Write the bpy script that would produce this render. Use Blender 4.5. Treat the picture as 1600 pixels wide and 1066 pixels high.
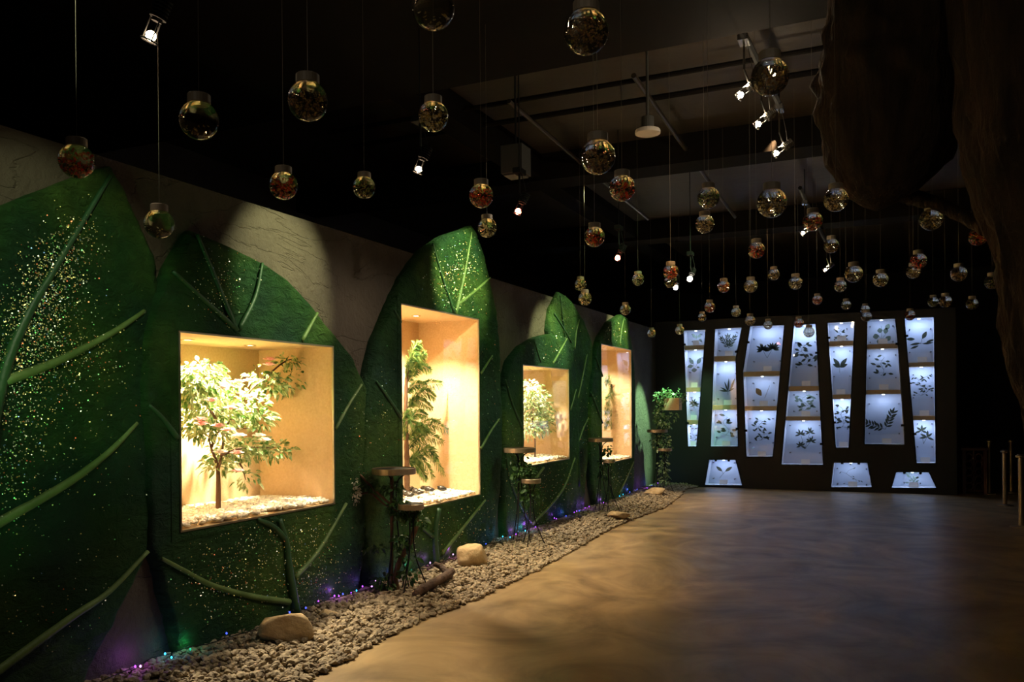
import bpy, bmesh, math, random
from mathutils import Vector, Matrix, noise
R = random.Random(7)
C = bpy.context.scene.collection
for o in list(bpy.data.objects): bpy.data.objects.remove(o)

# ---------------------------------------------------------------- camera
F = 1300.0; A0 = math.atan(587/1300); RHO = math.radians(0.5); HY = 633.0; CAMZ = 1.5
FWD = Vector((-math.sin(A0), math.cos(A0), 0)); RGT = Vector((math.cos(A0), math.sin(A0), 0)); UP = Vector((0, 0, 1))
cd = bpy.data.cameras.new('camera'); cam = bpy.data.objects.new('camera', cd); C.objects.link(cam)
cd.sensor_width = 36; cd.lens = F/1600*36; cd.shift_y = (HY-533)/1600; cd.clip_start = .05; cd.clip_end = 100
cx = RGT*math.cos(RHO)-UP*math.sin(RHO); cy = RGT*math.sin(RHO)+UP*math.cos(RHO); cz = -FWD
cam.matrix_world = Matrix(((cx.x, cy.x, cz.x, 0), (cx.y, cy.y, cz.y, 0), (cx.z, cy.z, cz.z, CAMZ), (0, 0, 0, 1)))
bpy.context.scene.camera = cam
CP = Vector((0, 0, CAMZ))
def ray(px, py):
    u = (px-800)/F; v = (HY-py)/F
    c, s = math.cos(RHO), math.sin(RHO)
    return RGT*(u*c+v*s)+UP*(-u*s+v*c)+FWD
def onX(px, py, X): r = ray(px, py); return CP+r*(X/r.x)
def onY(px, py, Y): r = ray(px, py); return CP+r*(Y/r.y)
def onZ(px, py, Z): r = ray(px, py); return CP+r*((Z-CAMZ)/r.z)
def atD(px, py, d): return CP+ray(px, py)*d
WX = -3.88      # plane of the left wall
LX = -3.80      # face of the leaf reliefs
YB = 15.0       # plane of the back wall
HW = 2.87       # height of the left wall
CEIL = 4.3

# ---------------------------------------------------------------- world, exposure, lights
w = bpy.data.worlds.new('world'); bpy.context.scene.world = w; w.use_nodes = True
w.node_tree.nodes['Background'].inputs[0].default_value = (.012, .008, .005, 1); w.node_tree.nodes['Background'].inputs[1].default_value = .25
vs = bpy.context.scene.view_settings
vs.view_transform = 'Standard'; vs.look = 'None'; vs.gamma = 1; vs.use_curve_mapping = False; vs.exposure = 0
def spot(name, loc, tgt, W, col, ang=40, blend=.6, rad=.03, parent=None):
    l = bpy.data.lights.new(name, 'SPOT'); l.energy = W; l.color = col; l.spot_size = math.radians(ang); l.spot_blend = blend; l.shadow_soft_size = rad
    o = bpy.data.objects.new(name, l); C.objects.link(o)
    d = Vector(tgt)-Vector(loc); o.rotation_euler = d.to_track_quat('-Z', 'Y').to_euler()
    o.location = Vector(loc)
    if parent: o.parent = parent; o.location = Vector(loc)-root_loc(parent)
    return o
def pointl(name, loc, W, col, rad=.03, parent=None):
    l = bpy.data.lights.new(name, 'POINT'); l.energy = W; l.color = col; l.shadow_soft_size = rad
    o = bpy.data.objects.new(name, l); C.objects.link(o); o.location = Vector(loc)-root_loc(parent); o.parent = parent
    return o
WARM = (1, .74, .42); NEUT = (1, .86, .66); GRN = (.35, 1, .45); ORG = (1, .62, .30); BLUE = (.52, .66, 1.0)
# ceiling spots aimed at the leaf reliefs (lamp, target pixel on the wall, watts, colour, cone)
for (lx, ly, lz, tx, ty, W, col, ang) in (
    (-2.0, 1.6, 3.4, 95, 440, 110, (.9, 1, .6), 34),
    (-2.2, 4.8, 3.5, 455, 430, 300, (.95, 1, .55), 36),
    (-2.2, 6.9, 3.5, 718, 430, 420, (.9, 1, .5), 40),
    (-2.2, 9.4, 3.5, 862, 545, 380, (.85, 1, .5), 34),
    (-2.2, 10.6, 3.5, 885, 495, 160, (.85, 1, .5), 34),
    (-2.2, 12.2, 3.5, 968, 520, 360, (.85, 1, .5), 30),
    (-2.4, 13.3, 3.4, 1009, 655, 2300, (.42, 1, .52), 22)):
    spot('leaf_spot', (lx, ly, lz), onX(tx, ty, LX), W, col, ang)
for (ly, tx, ty, W) in ((5.0, 560, 640, 60), (7.6, 790, 640, 110), (9.6, 905, 610, 110), (11.2, 925, 660, 90), (4.2, 420, 900, 60), (7.0, 730, 800, 60)):
    spot('added_leaf_fill', (-1.2, ly, 4.0), onX(tx, ty, LX), W, (.62, 1, .45), 44, 1)  # added soft fill without lamp bodies, keeps the far and lower reliefs green
spot('leaf_spot', (-2.9, 1.0, .5), onX(-25, 690, LX), 60, (.3, 1, .35), 46, 1)
spot('leaf_spot', (-2.2, 13.2, 3.2), (-3.2, 14.9, 1.3), 230, (.4, 1, .5), 34, .8)
# warm downlights on the gravel and floor
for (lx, ly, tx, ty, W, ang) in ((-.6, 4.2, 700, 1020, 260, 48), (-1.0, 6.0, 820, 910, 180, 48), (-1.0, 8.6, 980, 840, 150, 48), (-1.2, 11.6, 1020, 790, 90, 50), (-1.0, 14, 1130, 775, 16, 60),
                                 (.1, 4.6, 900, 980, 70, 50), (-.2, 7.4, 1130, 830, 26, 60)):
    spot('floor_spot', (lx, ly, 4.1), onZ(tx, ty, 0), W, ORG, ang, .9)

# ceiling spots behind the camera that brush the hanging jars
spot('jar_spot', (1.6, -1.0, 4.1), (-1.2, 6, 2.4), 26, NEUT, 60, .8)
spot('jar_spot', (-1.6, -1.0, 4.1), (-1.0, 5, 2.5), 16, NEUT, 60, .8)

# ---------------------------------------------------------------- materials
def nodes(m): m.use_nodes = True; return m.node_tree.nodes, m.node_tree.links, m.node_tree.nodes['Principled BSDF']
def mat(name, col, rough=.6, metal=0, col2=None, scale=5, bump=0, bscale=20, bdist=.01, detail=6, spec=.5, mix=(.35, .65), emit=None, est=0, stretch=None):
    m = bpy.data.materials.new(name); N, L, B = nodes(m)
    B.inputs['Base Color'].default_value = (*col, 1); B.inputs['Roughness'].default_value = rough; B.inputs['Metallic'].default_value = metal
    B.inputs['Specular IOR Level'].default_value = spec
    if emit: B.inputs['Emission Color'].default_value = (*emit, 1); B.inputs['Emission Strength'].default_value = est
    tc = N.new('ShaderNodeTexCoord'); vec = tc.outputs['Object']
    if stretch:
        mp = N.new('ShaderNodeMapping'); L.new(vec, mp.inputs[0]); mp.inputs['Scale'].default_value = stretch; vec = mp.outputs[0]
    if col2:
        n = N.new('ShaderNodeTexNoise'); n.inputs['Scale'].default_value = scale; n.inputs['Detail'].default_value = detail; n.inputs['Roughness'].default_value = .6
        L.new(vec, n.inputs['Vector'])
        r = N.new('ShaderNodeValToRGB'); r.color_ramp.elements[0].position = mix[0]; r.color_ramp.elements[1].position = mix[1]
        r.color_ramp.elements[0].color = (*col, 1); r.color_ramp.elements[1].color = (*col2, 1)
        L.new(n.outputs['Fac'], r.inputs[0]); L.new(r.outputs[0], B.inputs['Base Color'])
    if bump:
        n2 = N.new('ShaderNodeTexNoise'); n2.inputs['Scale'].default_value = bscale; n2.inputs['Detail'].default_value = 8; n2.inputs['Roughness'].default_value = .62
        L.new(vec, n2.inputs['Vector'])
        b = N.new('ShaderNodeBump'); b.inputs['Strength'].default_value = bump; b.inputs['Distance'].default_value = bdist
        L.new(n2.outputs['Fac'], b.inputs['Height']); L.new(b.outputs[0], B.inputs['Normal'])
    return m
M = {}
M['ceiling'] = mat('ceiling_paint', (.029, .020, .013), .6, col2=(.042, .030, .019), scale=.8, bump=.3, bscale=3, bdist=.03)
M['beam'] = mat('beam_paint', (.010, .008, .007), .9, spec=.1, bump=.2, bscale=8)
M['dark'] = mat('dark_wall_paint', (.018, .013, .010), .7)
M['black'] = mat('black_board', (.010, .009, .008), .55, bump=.1, bscale=30)
M['rail'] = mat('black_metal', (.015, .015, .015), .7, 0, spec=.2)
M['pipe'] = mat('conduit_metal', (.10, .08, .06), .4, .7)
M['fringe'] = mat('case_board', (.62, .43, .24), .8, col2=(.70, .51, .30), scale=60, bump=.2, bscale=160, bdist=.003)
M['trim'] = mat('steel_trim', (.45, .40, .30), .35, .9)
M['frame'] = mat('green_frame', (.006, .034, .014), .5, col2=(.010, .055, .02), scale=12, bump=.3, bscale=40)
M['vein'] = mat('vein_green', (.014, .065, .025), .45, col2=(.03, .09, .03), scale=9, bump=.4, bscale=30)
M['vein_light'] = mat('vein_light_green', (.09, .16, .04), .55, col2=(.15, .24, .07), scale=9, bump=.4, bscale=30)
M['gravel'] = mat('gravel', (.13, .095, .058), .85, col2=(.38, .30, .19), scale=14, bump=.5, bscale=80, bdist=.006, detail=1, mix=(.3, .7))
M['pebble'] = mat('white_pebble', (.72, .66, .52), .6, col2=(.88, .84, .74), scale=30, detail=1)
M['dpebble'] = mat('dark_pebble', (.012, .012, .011), .35, col2=(.05, .046, .04), scale=20, detail=1)
M['rock'] = mat('sandstone', (.38, .25, .11), .75, col2=(.52, .38, .20), scale=9, bump=.6, bscale=18, bdist=.02)
M['wood'] = mat('shelf_wood', (.50, .38, .22), .6, col2=(.62, .48, .30), scale=20, stretch=(1, 6, 12))
M['bark'] = mat('brown_bark', (.09, .045, .022), .8, col2=(.16, .085, .04), scale=12, bump=.8, bscale=30, bdist=.015, stretch=(1, 1, .3))
M['bigbark'] = mat('artificial_bark', (.045, .026, .012), .8, col2=(.10, .055, .024), scale=6, bump=1, bscale=9, bdist=.14, stretch=(1.8, 1.8, .22))
M['tray'] = mat('tray_metal', (.30, .22, .14), .4, .7, col2=(.42, .32, .21), scale=4)
M['caseback'] = mat('frosted_back', (.58, .64, .74), .7)
M['casewhite'] = mat('case_white', (.70, .74, .80), .5)
M['card'] = mat('card_white', (.85, .86, .84), .6)
M['cap'] = mat('jar_cap', (.33, .27, .19), .5)
M['string'] = mat('nylon_string', (.17, .15, .12), .35)
M['bolt'] = mat('steel_standoff', (.10, .10, .11), .3, .8)
M['speaker'] = mat('speaker_grey', (.06, .06, .055), .5)
M['dome'] = mat('white_enamel', (.75, .68, .60), .4)
M['chrome'] = mat('chrome', (.75, .72, .68), .2, 1)
M['led_white'] = mat('led_white', (1, 1, 1), emit=(.75, .88, 1), est=5)
M['bulb'] = mat('halogen_bulb', (1, 1, 1), emit=(1, .72, .45), est=90)
M['bulb_red'] = mat('halogen_bulb_red', (1, 1, 1), emit=(1, .22, .12), est=30)
M['bulb_white'] = mat('halogen_bulb_white', (1, 1, 1), emit=(1, .88, .70), est=60)
M['down'] = mat('downlight_lens', (1, 1, 1), emit=(1, .8, .5), est=12)
for k, c, e in (('purple', (.38, .06, 1), 4), ('blue', (.06, .10, 1), 3), ('cyan', (.04, .55, 1), 3.5), ('green_led', (.02, .6, .35), 1), ('pink', (.75, .25, 1), 6)):
    M[k] = mat('led_'+k, c, emit=c, est=e)
def leafmat(name, a, b, rough=.45, tl=.35):
    m = bpy.data.materials.new(name); N, L, B = nodes(m)
    tc = N.new('ShaderNodeTexCoord'); n = N.new('ShaderNodeTexNoise'); n.inputs['Scale'].default_value = 22; n.inputs['Detail'].default_value = 2
    L.new(tc.outputs['Object'], n.inputs[0]); r = N.new('ShaderNodeValToRGB'); r.color_ramp.elements[0].position = .38; r.color_ramp.elements[1].position = .62
    r.color_ramp.elements[0].color = (*a, 1); r.color_ramp.elements[1].color = (*b, 1); L.new(n.outputs['Fac'], r.inputs[0]); L.new(r.outputs[0], B.inputs['Base Color'])
    B.inputs['Roughness'].default_value = rough
    t = N.new('ShaderNodeBsdfTranslucent'); L.new(r.outputs[0], t.inputs[0]); x = N.new('ShaderNodeMixShader'); x.inputs[0].default_value = tl
    L.new(B.outputs[0], x.inputs[1]); L.new(t.outputs[0], x.inputs[2]); L.new(x.outputs[0], N['Material Output'].inputs[0])
    return m
M['foliage'] = leafmat('silk_leaves', (.06, .17, .025), (.50, .54, .28))
M['variegated'] = leafmat('cream_edged_leaves', (.10, .22, .05), (.62, .62, .38))
M['palm'] = leafmat('palm_leaves', (.05, .14, .03), (.26, .36, .10))
M['ivy'] = leafmat('ivy_leaves', (.02, .07, .015), (.07, .16, .04))
M['ivy_pale'] = leafmat('pale_ivy_leaves', (.06, .16, .05), (.30, .38, .18))
M['pink'+'f'] = leafmat('pink_petals', (.80, .36, .34), (.90, .56, .52)); M['whitef'] = leafmat('white_petals', (.80, .70, .62), (.85, .78, .70))
M['press'] = mat('pressed_leaf', (.02, .035, .022), .7, col2=(.05, .06, .03), scale=25)
M['press_pale'] = mat('pressed_leaf_pale', (.10, .15, .12), .7, col2=(.16, .22, .16), scale=25)
M['press_brown'] = mat('pressed_leaf_brown', (.16, .09, .02), .7)
M['dried'] = leafmat('dried_flower', (.34, .28, .16), (.75, .72, .55), .7)

def thinglass(name, ior=1.5, tint=(1, 1, 1), refr=0, refl=1.0):
    m = bpy.data.materials.new(name); m.use_nodes = True; N = m.node_tree.nodes; L = m.node_tree.links; N.remove(N['Principled BSDF'])
    fr = N.new('ShaderNodeFresnel'); ge = N.new('ShaderNodeNewGeometry'); mr = N.new('ShaderNodeMapRange')   # same reflectance on both faces of a thin sheet
    mr.inputs[3].default_value = ior; mr.inputs[4].default_value = 1/ior; L.new(ge.outputs['Backfacing'], mr.inputs[0]); L.new(mr.outputs[0], fr.inputs[0])
    tr = N.new('ShaderNodeBsdfTransparent'); tr.inputs[0].default_value = (*tint, 1)
    gl = N.new('ShaderNodeBsdfGlossy'); gl.inputs['Roughness'].default_value = .02; gl.inputs[0].default_value = (refl, refl, refl, 1)
    base = tr.outputs[0]
    if refr:
        rf = N.new('ShaderNodeBsdfRefraction'); rf.inputs['IOR'].default_value = 1.33; rf.inputs['Roughness'].default_value = .0; rf.inputs[0].default_value = (*tint, 1)
        mx = N.new('ShaderNodeMixShader'); mx.inputs[0].default_value = refr; L.new(tr.outputs[0], mx.inputs[1]); L.new(rf.outputs[0], mx.inputs[2]); base = mx.outputs[0]
    x = N.new('ShaderNodeMixShader'); L.new(fr.outputs[0], x.inputs[0]); L.new(base, x.inputs[1]); L.new(gl.outputs[0], x.inputs[2])
    L.new(x.outputs[0], N['Material Output'].inputs[0]); return m
M['pane'] = thinglass('window_glass', 1.25)
M['case_glass'] = thinglass('specimen_case_glass', 1.5)
M['acrylic'] = thinglass('acrylic_plate', 1.3)
M['jar'] = thinglass('jar_glass', 1.45, (.97, .93, .80), .6)

def reliefmat():       # painted plaster of the leaf reliefs: mottled greens
    m = bpy.data.materials.new('leaf_relief_paint'); N, L, B = nodes(m)
    tc = N.new('ShaderNodeTexCoord'); v = tc.outputs['Object']
    n = N.new('ShaderNodeTexNoise'); n.inputs['Scale'].default_value = 1.3; n.inputs['Detail'].default_value = 5; L.new(v, n.inputs[0])
    r = N.new('ShaderNodeValToRGB'); e = r.color_ramp.elements; e[0].position = .36; e[0].color = (.008, .045, .022, 1); e[1].position = .66; e[1].color = (.060, .125, .018, 1)
    k = e.new(.5); k.color = (.016, .070, .014, 1)
    L.new(n.outputs['Fac'], r.inputs[0])
    n3 = N.new('ShaderNodeTexNoise'); n3.inputs['Scale'].default_value = 9; n3.inputs['Detail'].default_value = 8; n3.inputs['Roughness'].default_value = .7; L.new(v, n3.inputs[0])
    mx = N.new('ShaderNodeMix'); mx.data_type = 'RGBA'; mx.blend_type = 'OVERLAY'; mx.inputs[0].default_value = .55; L.new(r.outputs[0], mx.inputs[6]); L.new(n3.outputs['Fac'], mx.inputs[7])
    L.new(mx.outputs[2], B.inputs['Base Color']); B.inputs['Roughness'].default_value = .68; B.inputs['Specular IOR Level'].default_value = .25
    mp = N.new('ShaderNodeMapping'); mp.inputs['Scale'].default_value = (1, 1, 1.7); L.new(v, mp.inputs[0])
    n2 = N.new('ShaderNodeTexNoise'); n2.inputs['Scale'].default_value = 11; n2.inputs['Detail'].default_value = 9; n2.inputs['Roughness'].default_value = .66; n2.inputs['Distortion'].default_value = .6; L.new(mp.outputs[0], n2.inputs[0])
    b = N.new('ShaderNodeBump'); b.inputs['Strength'].default_value = 1; b.inputs['Distance'].default_value = .09; L.new(n2.outputs['Fac'], b.inputs['Height']); L.new(b.outputs[0], B.inputs['Normal'])
    return m
M['relief'] = reliefmat()
def wallmat():         # brown sprayed plaster with torn horizontal cracks
    m = bpy.data.materials.new('rock_plaster'); N, L, B = nodes(m)
    tc = N.new('ShaderNodeTexCoord'); v = tc.outputs['Object']
    n = N.new('ShaderNodeTexNoise'); n.inputs['Scale'].default_value = 2; n.inputs['Detail'].default_value = 8; L.new(v, n.inputs[0])
    r = N.new('ShaderNodeValToRGB'); e = r.color_ramp.elements; e[0].position = .3; e[0].color = (.060, .044, .030, 1); e[1].position = .7; e[1].color = (.11, .086, .058, 1)
    L.new(n.outputs['Fac'], r.inputs[0]); L.new(r.outputs[0], B.inputs['Base Color']); B.inputs['Roughness'].default_value = .75
    mp = N.new('ShaderNodeMapping'); mp.inputs['Scale'].default_value = (1, .55, 1.8); mp.inputs['Rotation'].default_value = (.25, 0, 0); L.new(v, mp.inputs[0])
    vo = N.new('ShaderNodeTexNoise'); vo.inputs['Scale'].default_value = 1.6; vo.inputs['Detail'].default_value = 6; vo.inputs['Distortion'].default_value = .4; L.new(mp.outputs[0], vo.inputs[0])
    cr = N.new('ShaderNodeValToRGB'); ce = cr.color_ramp.elements; ce[0].position = .492; ce[0].color = (1, 1, 1, 1); ce[1].position = .508; ce[1].color = (1, 1, 1, 1); k = ce.new(.5); k.color = (0, 0, 0, 1)
    L.new(vo.outputs['Fac'], cr.inputs[0])
    n2 = N.new('ShaderNodeTexNoise'); n2.inputs['Scale'].default_value = 18; n2.inputs['Detail'].default_value = 9; n2.inputs['Roughness'].default_value = .65; L.new(v, n2.inputs[0])
    ad = N.new('ShaderNodeMath'); ad.operation = 'MULTIPLY_ADD'; ad.inputs[1].default_value = .3; L.new(cr.outputs[0], ad.inputs[0]); L.new(n2.outputs['Fac'], ad.inputs[2])
    b = N.new('ShaderNodeBump'); b.inputs['Strength'].default_value = .8; b.inputs['Distance'].default_value = .03; L.new(ad.outputs[0], b.inputs['Height']); L.new(b.outputs[0], B.inputs['Normal'])
    return m
M['plaster'] = wallmat()
def floormat():
    m = bpy.data.materials.new('polished_concrete'); N, L, B = nodes(m)
    tc = N.new('ShaderNodeTexCoord'); v = tc.outputs['Object']
    n = N.new('ShaderNodeTexNoise'); n.inputs['Scale'].default_value = .9; n.inputs['Detail'].default_value = 9; n.inputs['Roughness'].default_value = .62; n.inputs['Distortion'].default_value = 2.2; L.new(v, n.inputs[0])
    r = N.new('ShaderNodeValToRGB'); e = r.color_ramp.elements; e[0].position = .32; e[0].color = (.13, .085, .040, 1); e[1].position = .64; e[1].color = (.38, .265, .13, 1)
    L.new(n.outputs['Fac'], r.inputs[0]); L.new(r.outputs[0], B.inputs['Base Color'])
    n2 = N.new('ShaderNodeTexNoise'); n2.inputs['Scale'].default_value = 3; n2.inputs['Detail'].default_value = 6; L.new(v, n2.inputs[0])
    mr = N.new('ShaderNodeMapRange'); mr.inputs[3].default_value = .28; mr.inputs[4].default_value = .5; L.new(n2.outputs['Fac'], mr.inputs[0]); L.new(mr.outputs[0], B.inputs['Roughness'])
    b = N.new('ShaderNodeBump'); b.inputs['Strength'].default_value = .12; b.inputs['Distance'].default_value = .02; L.new(n2.outputs['Fac'], b.inputs['Height']); L.new(b.outputs[0], B.inputs['Normal'])
    return m
M['floor'] = floormat()

# ---------------------------------------------------------------- mesh builder
class MB:
    def __init__(s): s.v = []; s.f = []; s.mi = []; s.smooth = False; s.cur = 0
    def add(s, vs, fs):
        k = len(s.v); s.v += [tuple(p) for p in vs]; s.f += [tuple(i+k for i in f) for f in fs]; s.mi += [s.cur]*len(fs)
    def box(s, a, b):
        (x0, y0, z0), (x1, y1, z1) = a, b
        s.add([(x0, y0, z0), (x1, y0, z0), (x1, y1, z0), (x0, y1, z0), (x0, y0, z1), (x1, y0, z1), (x1, y1, z1), (x0, y1, z1)],
              [(0, 3, 2, 1), (4, 5, 6, 7), (0, 1, 5, 4), (1, 2, 6, 5), (2, 3, 7, 6), (3, 0, 4, 7)])
    def quadprism(s, p, d):        # closed polygon extruded by vector d
        n = len(p); d = Vector(d); p = [Vector(q) for q in p]
        s.add(p+[q+d for q in p], [tuple(range(n))[::-1], tuple(range(n, 2*n))]+[(i, (i+1) % n, n+(i+1) % n, n+i) for i in range(n)])
    def tube(s, pts, r, n=8, cap=True, flat=None):
        pts = [Vector(p) for p in pts]; m = len(pts); rs = r if isinstance(r, (list, tuple)) else [r]*m
        vs = []; up = None
        for i, p in enumerate(pts):
            t = (pts[min(i+1, m-1)]-pts[max(i-1, 0)]).normalized()
            if up is None: up = t.orthogonal().normalized()
            a = (up-t*up.dot(t)); a = a.normalized() if a.length > 1e-6 else t.orthogonal().normalized(); up = a; b = t.cross(a)
            for j in range(n):
                th = 2*math.pi*j/n; vs.append(p+(a*math.cos(th)+b*math.sin(th))*rs[i])
        fs = [(i*n+j, i*n+(j+1) % n, (i+1)*n+(j+1) % n, (i+1)*n+j) for i in range(m-1) for j in range(n)]
        if cap: fs += [tuple(range(n))[::-1], tuple(range((m-1)*n, m*n))]
        s.add(vs, fs)
    def lathe(s, prof, c, n=20, axis='z'):
        c = Vector(c); vs = []; k = len(prof)
        for (r, z) in prof:
            for j in range(n):
                th = 2*math.pi*j/n; vs.append(c+Vector((r*math.cos(th), r*math.sin(th), z)))
        fs = [(i*n+j, i*n+(j+1) % n, (i+1)*n+(j+1) % n, (i+1)*n+j) for i in range(k-1) for j in range(n)]
        fs += [tuple(range(n))[::-1], tuple(range((k-1)*n, k*n))]
        s.add(vs, fs)
    def leaf(s, p, d, l, wd, nrm=None, droop=.25):   # folded leaf blade
        p = Vector(p); d = Vector(d).normalized(); nrm = Vector(nrm) if nrm else Vector((R.uniform(-1, 1), R.uniform(-1, 1), R.uniform(.2, 1)))
        sd = d.cross(nrm); sd = sd.normalized() if sd.length > 1e-4 else d.orthogonal().normalized(); up = sd.cross(d)
        q = lambda a, b, c: p+d*(l*a)+sd*(wd*b)+up*(wd*c)-Vector((0, 0, droop*l*a*a))
        s.add([q(0, 0, 0), q(.35, .5, .18), q(.7, .38, .12), q(1, 0, 0), q(.7, -.38, .12), q(.35, -.5, .18), q(.35, 0, 0), q(.7, 0, 0)],
              [(0, 6, 1), (6, 7, 2, 1), (7, 3, 2), (0, 5, 6), (5, 4, 7, 6), (4, 3, 7)])
    def stone(s, p, r, sq=(1, 1, .7), jit=.22):
        t = (1+5**.5)/2; L_ = 1/math.sqrt(1+t*t)
        base = [(-1, t, 0), (1, t, 0), (-1, -t, 0), (1, -t, 0), (0, -1, t), (0, 1, t), (0, -1, -t), (0, 1, -t), (t, 0, -1), (t, 0, 1), (-t, 0, -1), (-t, 0, 1)]
        a = R.uniform(0, 6.28); ca, sa = math.cos(a), math.sin(a); vs = []
        tl = R.uniform(-.5, .5)
        for b in base:
            k = r*L_*(1+R.uniform(-jit, jit)); x, y, z = b[0]*k*sq[0], b[1]*k*sq[1], b[2]*k*sq[2]
            z, x = z+tl*x*.6, x
            vs.append((p[0]+x*ca-y*sa, p[1]+x*sa+y*ca, p[2]+z))
        s.add(vs, [(0, 11, 5), (0, 5, 1), (0, 1, 7), (0, 7, 10), (0, 10, 11), (1, 5, 9), (5, 11, 4), (11, 10, 2), (10, 7, 6), (7, 1, 8), (3, 9, 4), (3, 4, 2), (3, 2, 6), (3, 6, 8), (3, 8, 9), (4, 9, 5), (2, 4, 11), (6, 2, 10), (8, 6, 7), (9, 8, 1)])
    def build(s, name, m, parent=None, smooth=False, off=None):
        o_ = off if off is not None else (root_loc(parent) if parent else Vector())
        me = bpy.data.meshes.new(name); me.from_pydata([tuple(Vector(v)-o_) for v in s.v], [], s.f)
        ms = m if isinstance(m, (list, tuple)) else [m]
        for x in ms: me.materials.append(M[x] if isinstance(x, str) else x)
        if len(ms) > 1: me.polygons.foreach_set('material_index', s.mi)
        if smooth: me.polygons.foreach_set('use_smooth', [True]*len(me.polygons))
        me.update(); o = bpy.data.objects.new(name, me); C.objects.link(o)
        if parent: o.parent = parent
        elif off is not None: o.location = off
        return o
def root_loc(o):
    l = Vector()
    while o: l += o.location; o = o.parent
    return l
def tag(o, label=None, cat=None, group=None, kind=None):
    if label: o['label'] = label
    if cat: o['category'] = cat
    if group: o['group'] = group
    if kind: o['kind'] = kind
    return o
def thing(name, label, cat, loc=(0, 0, 0), group=None):
    o = bpy.data.objects.new(name, None); o.empty_display_size = .1; C.objects.link(o); o.location = loc; return tag(o, label, cat, group)
def struct(name, mb, m, **k): return tag(mb.build(name, m, **k), kind='structure')
def spline(pts, n=6):
    pts = [Vector(p) for p in pts]
    if len(pts) < 3: return [pts[0].lerp(pts[-1], i/n) for i in range(n+1)]
    out = []; e = [pts[0]*2-pts[1]]+pts+[pts[-1]*2-pts[-2]]
    for i in range(1, len(e)-2):
        a, b, c, d = e[i-1:i+3]
        for k in range(n):
            t = k/n; out.append(.5*((2*b)+(c-a)*t+(2*a-5*b+4*c-d)*t*t+(3*b-a-3*c+d)*t**3))
    out.append(pts[-1]); return out
def interp(pts, z):
    if z <= pts[0][0]: return pts[0][1]
    for (a, b), (c, d) in zip(pts, pts[1:]):
        if z <= c: return b+(d-b)*(z-a)/(c-a) if c > a else d
    return pts[-1][1]

# ---------------------------------------------------------------- shell
m = MB(); m.box((-7, -1.5, -.1), (7, 20, 0)); struct('floor', m, 'floor')
m = MB(); m.box((-7, -1.5, CEIL), (7, 20, CEIL+.1)); struct('ceiling', m, 'ceiling')
m = MB(); m.box((6.9, -1.5, 0), (7, 20, CEIL)); struct('wall_right', m, 'dark')
m = MB(); m.box((-7, 19.9, 0), (6.9, 20, CEIL)); struct('wall_far', m, 'dark')
m = MB(); m.box((-7, -1.5, 0), (-6.9, 19.9, CEIL)); struct('wall_outer', m, 'dark')
m = MB(); m.box((-6.9, -1.5, 0), (6.9, -1.4, CEIL)); struct('wall_rear', m, 'dark')
m = MB(); m.box((-6.9, 2.6, 3.88), (6.9, 5.5, CEIL)); m.box((-6.9, 8.6, 4.0), (6.9, 9.0, CEIL)); m.box((-6.9, 12.4, 4.0), (6.9, 12.8, CEIL)); struct('trim_1', m, 'beam')
m = MB(); m.box((-3.75, 4.95, 4.05), (-3.5, 19.9, CEIL)); struct('trim_2', m, 'beam')

# windows of the left wall: (pixel corners tl, tr, br, bl) -> Y range, z range
WIN = []
for q in (((281, 519), (520, 543), (520, 787), (281, 829)), ((627, 476), (748, 500), (748, 775), (627, 797)), ((817, 571), (888, 578), (888, 718), (817, 728)), ((939, 539), (986, 547), (986, 717), (940, 724))):
    a, b, c, d = [onX(*p, LX) for p in q]
    WIN.append(((a.y+d.y)/2, (b.y+c.y)/2, (c.z+d.z)/2, (a.z+b.z)/2))
m = MB(); y = -1.4
for (y0, y1, z0, z1) in WIN:
    y0 -= .0115; y1 += .0115; z0 -= .0115; z1 += .0115
    m.box((WX-.12, y, 0), (WX, y0, HW)); m.box((WX-.12, y0, 0), (WX, y1, z0)); m.box((WX-.12, y0, z1), (WX, y1, HW)); y = y1
m.box((WX-.12, y, 0), (WX, YB, HW)); struct('wall_left', m, 'plaster')

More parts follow.
